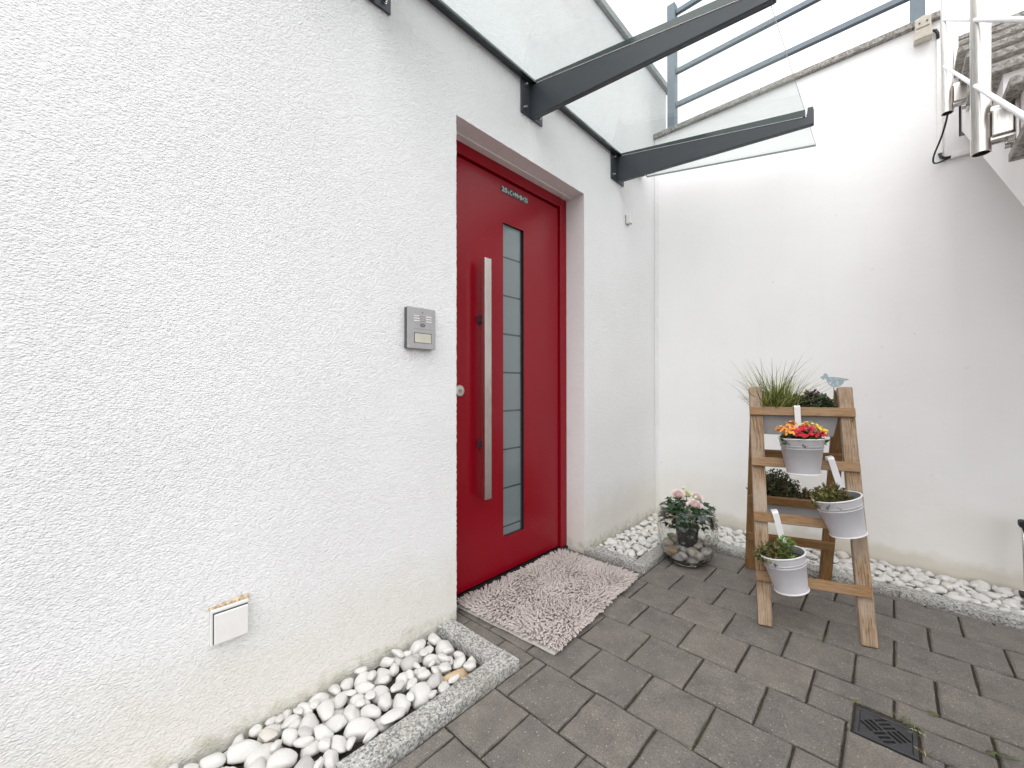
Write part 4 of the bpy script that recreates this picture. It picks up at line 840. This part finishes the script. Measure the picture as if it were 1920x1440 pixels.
for k in range(160):
    a = r.uniform(.026, .043); b_ = a * r.uniform(.7, .95); c_ = b_ * r.uniform(.7, .95); best = None
    for t in range(40):
        an = r.uniform(0, 2 * math.pi); rr = .118 * math.sqrt(r.random()); x, y = rr * math.cos(an), rr * math.sin(an); z = .018 + c_
        while z < .13 and rr + a * .72 > inner(z) - .004: z += .004
        for (hx, hy_, hz_, ha) in heap:
            dd = math.hypot(x - hx, y - hy_); s_ = (a + ha) * .80
            if dd < s_: z = max(z, hz_ + math.sqrt(s_ * s_ - dd * dd) * .78)
        if best is None or z < best[2]: best = (x, y, z)
    if best[2] + c_ > .125: continue
    if math.hypot(best[0], best[1]) < .06 and best[2] + c_ > .10: continue
    heap.append((*best, a)); pm = POCH[0] if r.random() < .06 else r.choice(PTAN + PTAN + PGRY + PEB[:3])
    o = bpy.data.objects.new('vase_pebble', pm); o.location = VC + Vector(best); o.scale = (a, b_, c_); o.rotation_euler = (r.uniform(-.5, .5), r.uniform(-.5, .5), r.uniform(0, 6)); put(o)
    tag(o, 'smooth pale pebble lying in the bottom of the glass vase', 'pebble', 'pebbles inside the glass vase')
np_ = empty('plant_pot', VC + Vector((0, 0, .10)), 'black plastic nursery pot inside the glass vase', 'pot')
MB().lathe([(.0001, 0), (.048, 0), (.063, .098), (.066, .099), (.066, .104), (.061, .104), (.058, .09)], 36, 0, VC + Vector((.0, .0, .098))).build('pot_body', M['pot'], np_, smooth='auto')
MB().lathe([(.059, .09), (.0001, .094)], 30, 0, VC + Vector((0, 0, .098))).build('potting_soil', M['earth'], np_)
rp = empty('ranunculus', VC + Vector((0, 0, .19)), 'pink and cream ranunculus with dark leaves growing out of the glass vase', 'flowers')
PM = Matrix.Translation(VC + Vector((0, 0, .195))); mb = MB(); r = random.Random(17)
for k in range(150):
    az = r.uniform(0, 6.283); el = r.uniform(-.05, 1.25); ln = r.uniform(.08, .145); u = Vector((math.cos(az) * math.cos(el), math.sin(az) * math.cos(el), math.sin(el))); b0 = Vector((u.x * .02, u.y * .02, 0)); tip = b0 + u * ln + Vector((0, 0, .03))
    if math.hypot(tip.x, tip.y) > .118: s_ = .118 / math.hypot(tip.x, tip.y); tip.x *= s_; tip.y *= s_
    mb.tube([b0, b0.lerp(tip, .5) + Vector((0, 0, .02)), tip], .0012, 4, 1, False)
    for q in range(3):
        dd = (Vector((u.x, u.y, .05)) + Vector((-u.y, u.x, 0)) * (q - 1) * .8 + rdir(r) * .25).normalized(); leaf_into(mb, tip, dd, Vector((0, 0, 1)) + rdir(r) * .35, r.uniform(.034, .050), r.uniform(.011, .017), 0, .25, .18)
mb.build('foliage', [M['rose'], M['stem']], rp, M=PM)
def ranunculus(p, n, R_, mat, open_=1.0):
    n = Vector(n).normalized(); F4 = frame(n.orthogonal(), p, n); mb = MB(); rg = random.Random(int(R_ * 1e5) + int(p[0] * 1e4))
    for ring in range(6):
        t = ring / 5; rad_ = R_ * (.16 + .84 * t); k = 4 + int(ring * 1.2); lean = R(8) + R(50) * t * open_; hgt = R_ * (.80 - .12 * t)
        for j in range(k):
            a0 = 2 * math.pi * (j + .5 * (ring % 2) + rg.uniform(-.12, .12)) / k; hw = math.pi / k * 1.35; vs = []
            for vi in range(4):
                v_ = vi / 3
                for ui in range(5):
                    u_ = ui / 4 - .5; aa = a0 + u_ * 2 * hw * (1 - .25 * v_ * v_); out = rad_ * .35 + (rad_ * .65) * math.sin(lean) * v_ ** .8 * (1 if lean > .3 else .4) + R_ * .05 * (1 - 4 * u_ * u_) * 0; zz = hgt * (v_ * math.cos(lean * .75)) - R_ * .10 * t - R_ * .12 * (2 * u_) ** 2 * v_ + rg.uniform(-.0006, .0006)
                    vs.append((out * math.cos(aa), out * math.sin(aa), zz))
            mb.add(vs, [(vi * 5 + ui, vi * 5 + ui + 1, vi * 5 + ui + 6, vi * 5 + ui + 5) for vi in range(3) for ui in range(4)])
    return mb.build('flower', mat, rp, smooth=True, M=F4)
CR = Vector((math.cos(YAW), math.sin(YAW), 0)); CF = Vector((-math.sin(YAW), math.cos(YAW), 0))
for (dx, df, z, R_, mt, tl) in ((-.063, -.03, .385, .041, 'fp', -.15), (.012, -.075, .338, .043, 'fp', .10), (.056, .005, .358, .037, 'fp', .3), (.004, .02, .372, .034, 'fc', .05)):
    p = VC + CR * dx + CF * df + Vector((0, 0, z)); ranunculus(p, Vector((0, 0, 1)) - CF * .45 + CR * tl, R_, M[mt])
    mb = MB(); b0 = VC + Vector((0, 0, .2)) + CR * dx * .4 + CF * df * .5; mb.tube([b0, b0.lerp(p, .55) + CR * dx * .15, p], .0026, 6)
    for k in range(6): a_ = k * 1.047; leaf_into(mb, p, Vector((math.cos(a_), math.sin(a_), -.15)), Vector((0, 0, 1)), .022, .006)
    mb.build('flower_stem', M['stem'], rp)
for (dx, df, z) in ((-.028, -.07, .335), (.035, -.03, .36), (.0, .05, .395)):
    p = VC + CR * dx + CF * df + Vector((0, 0, z)); MB().lathe([(.0001, 0), (.007, .003), (.0105, .010), (.0075, .019), (.0001, .024)], 10).build('bud', M['fc'] if df > -.05 else M['fp'], rp, smooth=True, M=Matrix.Translation(p))
    b0 = VC + Vector((0, 0, .2)) + CR * dx * .5 + CF * df * .5; MB().tube([b0, b0.lerp(p, .5), p], .0017, 5).build('flower_stem', M['stem'], rp)

# ------------------------------------------------------------------ shaggy doormat
dm = empty('doormat', (.16, -1.49, 0), 'shaggy pale pinkish-beige chenille doormat in front of the red door', 'doormat')
c0, c1, c2, c3 = Vector((-.085, -1.903, 0)), Vector((.436, -1.869, 0)), Vector((.378, -1.103, 0)), Vector((-.088, -1.108, 0))
mq = lambda u, v: (c0 * (1 - u) * (1 - v) + c1 * u * (1 - v) + c2 * u * v + c3 * (1 - u) * v) + Vector((.006 * mnoise.noise((u * 4, v * 4, 1)), .006 * mnoise.noise((u * 4, v * 4, 8)), 0))
mb = MB(); N = 24; vs = []
for z in (.0035, .0105):
    for j in range(N + 1):
        for i in range(N + 1): q = mq(i / N, j / N); vs.append((q.x, q.y, z + .002 * mnoise.noise((q.x * 12, q.y * 12, 0))))
K = (N + 1) ** 2; fs = []
for j in range(N):
    for i in range(N): a_ = j * (N + 1) + i; fs += [(a_ + K, a_ + 1 + K, a_ + N + 2 + K, a_ + N + 1 + K), (a_, a_ + N + 1, a_ + N + 2, a_ + 1)]
for i in range(N):
    for (p_, q_) in ((i, i + 1), (N * (N + 1) + i + 1, N * (N + 1) + i), ((i + 1) * (N + 1), i * (N + 1)), (i * (N + 1) + N, (i + 1) * (N + 1) + N)): fs.append((p_, q_, q_ + K, p_ + K))
mb.add(vs, fs).build('backing', M['mat'], dm)
r = random.Random(77); mb = MB(); NU, NVv = 46, 70
for j in range(NVv):
    for i in range(NU):
        u, v = (i + .5 + r.uniform(-.4, .4)) / NU, (j + .5 + r.uniform(-.4, .4)) / NVv; u = -.004 + u * 1.012; v = .014 + v * .99; p = mq(u, v); p.z = .009
        fx = mnoise.noise((p.x * 5.5, p.y * 5.5, 3)) * 2.2; fy = mnoise.noise((p.x * 5.5, p.y * 5.5, 13)) * 2.2
        eu = (u - .5) * 2; ev = (v - .5) * 2; k = max(abs(eu), abs(ev)) ** 6
        side_ = Vector((fx + r.gauss(0, .35), fy + r.gauss(0, .35), 0)) + ((c1 - c0).normalized() * eu * (abs(eu) ** 5) + (c3 - c0).normalized() * ev * (abs(ev) ** 5)) * 1.8
        if side_.length > 1: side_.normalize()
        ln = r.uniform(.022, .034); d1 = (Vector((0, 0, 1)) + side_ * .7).normalized(); d2 = (Vector((0, 0, .30)) + side_ * 1.1).normalized(); q1 = p + d1 * ln * .5; q2 = q1 + d2 * ln * .55; q2.z = max(q2.z, .008)
        rr = r.uniform(.0036, .0046); mb.tube([p, q1, q2, q2 + d2 * .0022], [rr * .9, rr, rr * .92, rr * .4], 5, 0, False)
        mb.f.append(tuple(range(len(mb.v) - 5, len(mb.v)))); mb.m.append(0)
tag(mb.build('pile', M['pile'], dm, smooth=True), kind='stuff')

# ------------------------------------------------------------------ drain, weeds, stand at the right edge
dr = empty('floor_drain', (1.335, -1.465, 0), 'black square slotted floor drain set in the paving', 'drain')
x0, x1, y0, y1 = DR[0] + .004, DR[1] - .004, DR[2] + .004, DR[3] - .022
MB().box((x0, y0, -.12), (x1, y1, -.085)).build('sump', M['gap'], dr)
fm = MB()
for a, c in (((x0, y0), (x1, y0 + .010)), ((x0, y1 - .010), (x1, y1)), ((x0, y0 + .0101), (x0 + .010, y1 - .0101)), ((x1 - .010, y0 + .0101), (x1, y1 - .0101))): fm.box((*a, -.03), (*c, -.002))
fm.build('frame', M['iron'], dr, bevel=.001, seg=1)
ix0, ix1, iy0, iy1 = x0 + .0115, x1 - .0115, y0 + .0115, y1 - .0115; mx, my = (ix0 + ix1) / 2, (iy0 + iy1) / 2
zt_, zb_ = -.0035, -.014; W_, H_ = ix1 - ix0, iy1 - iy0
grate = MB().box((ix0, iy0, zb_), (ix1, iy1, zt_)).build('grate', M['iron'], dr)
cm = MB()
for (u, v, sg, ll, sp_) in ((.22, .5, -1, .28, .115), (.76, .5, -1, .28, .115), (.49, .79, 1, .24, .115), (.49, .21, 1, .24, .115)):
    for q in (-1, 0, 1):
        ang_ = math.atan2(sg * H_, W_); dv = Vector((math.cos(ang_), math.sin(ang_), 0)); pv = Vector((-dv.y, dv.x, 0)); cc = Vector((ix0 + u * W_, iy0 + v * H_, 0)) + pv * q * sp_ * W_ * 1.15
        cm.box((-ll * W_ * .62, -.0046, -.03), (ll * W_ * .62, .0046, .01), 0, frame(dv, cc))
cut = cm.build('cut', M['gap']); bo = grate.modifiers.new('b', 'BOOLEAN'); bo.operation = 'DIFFERENCE'; bo.object = cut; bo.solver = 'EXACT'; bo.use_self = True
dg = bpy.context.evaluated_depsgraph_get(); dg.update(); gme = bpy.data.meshes.new_from_object(grate.evaluated_get(dg)); grate.modifiers.clear(); grate.data = gme; bpy.data.objects.remove(cut)
def weed(p, label, n, ln, seed, mats):
    r = random.Random(seed); w = empty('weed', p, label, 'weed', 'weeds in the paving joints'); mb = MB()
    for k in range(n):
        az = r.uniform(0, 6.28); d = Vector((math.cos(az), math.sin(az), r.uniform(.05, .55))); b0 = Vector(p) + Vector((r.gauss(0, .008), r.gauss(0, .008), .001)); leaf_into(mb, b0, d, Vector((0, 0, 1)), ln * r.uniform(.5, 1.2), ln * .07, r.choice((0, 1)), .1, .15)
    mb.build('blades', mats, w)
wm = [M['olive'], M['grass3']]
weed((DR[0] + .004, DR[3] - .010, 0), 'green weed at the upper left corner of the drain', 6, .02, 1, [M['lime'], M['grass1']]); weed((1.375, DR[3] - .006, 0), 'green weed on the upper edge of the drain', 10, .024, 2, wm)
weed((DR[1] - .002, -1.42, 0), 'pale weed at the right corner of the drain', 11, .020, 3, [M['lime'], M['grass2']]); weed((DR[1] + .002, -1.50, 0), 'dry weed along the right edge of the drain', 10, .018, 4, [M['grass2'], M['brown']])
weed((1.15, -1.085, 0), 'small round moss tuft in the joint by the ladder foot', 9, .015, 5, wm); weed((1.555, -1.37, 0), 'straggling weed in a joint right of the drain', 8, .04, 6, wm); weed((1.455, -1.298, 0), 'thin weed in a joint behind the drain', 7, .028, 7, wm)
ms = empty('tube_stand', (1.80, -.12, 0), 'chrome tube stand with a black cap cut off at the right edge', 'stand')
for xa, ra in ((1.790, .0065), (1.804, .0055), (1.856, .0065)): MB().tube([(xa + .008, -.10, .03), (xa, -.10, .345)], ra, 10).build('tube', M['bolt'], ms, smooth=True)
MB().box((1.775, -.125, .345), (1.873, -.075, .378)).build('cap', M['black'], ms, bevel=.008); MB().tube([(1.806, -.118, .13), (1.838, -.125, .15), (1.878, -.11, .145)], .018, 10).build('clip', M['blue'], ms, smooth=True)
MB().box((1.778, -.125, .03), (1.898, -.075, .045)).build('foot', M['black'], ms)
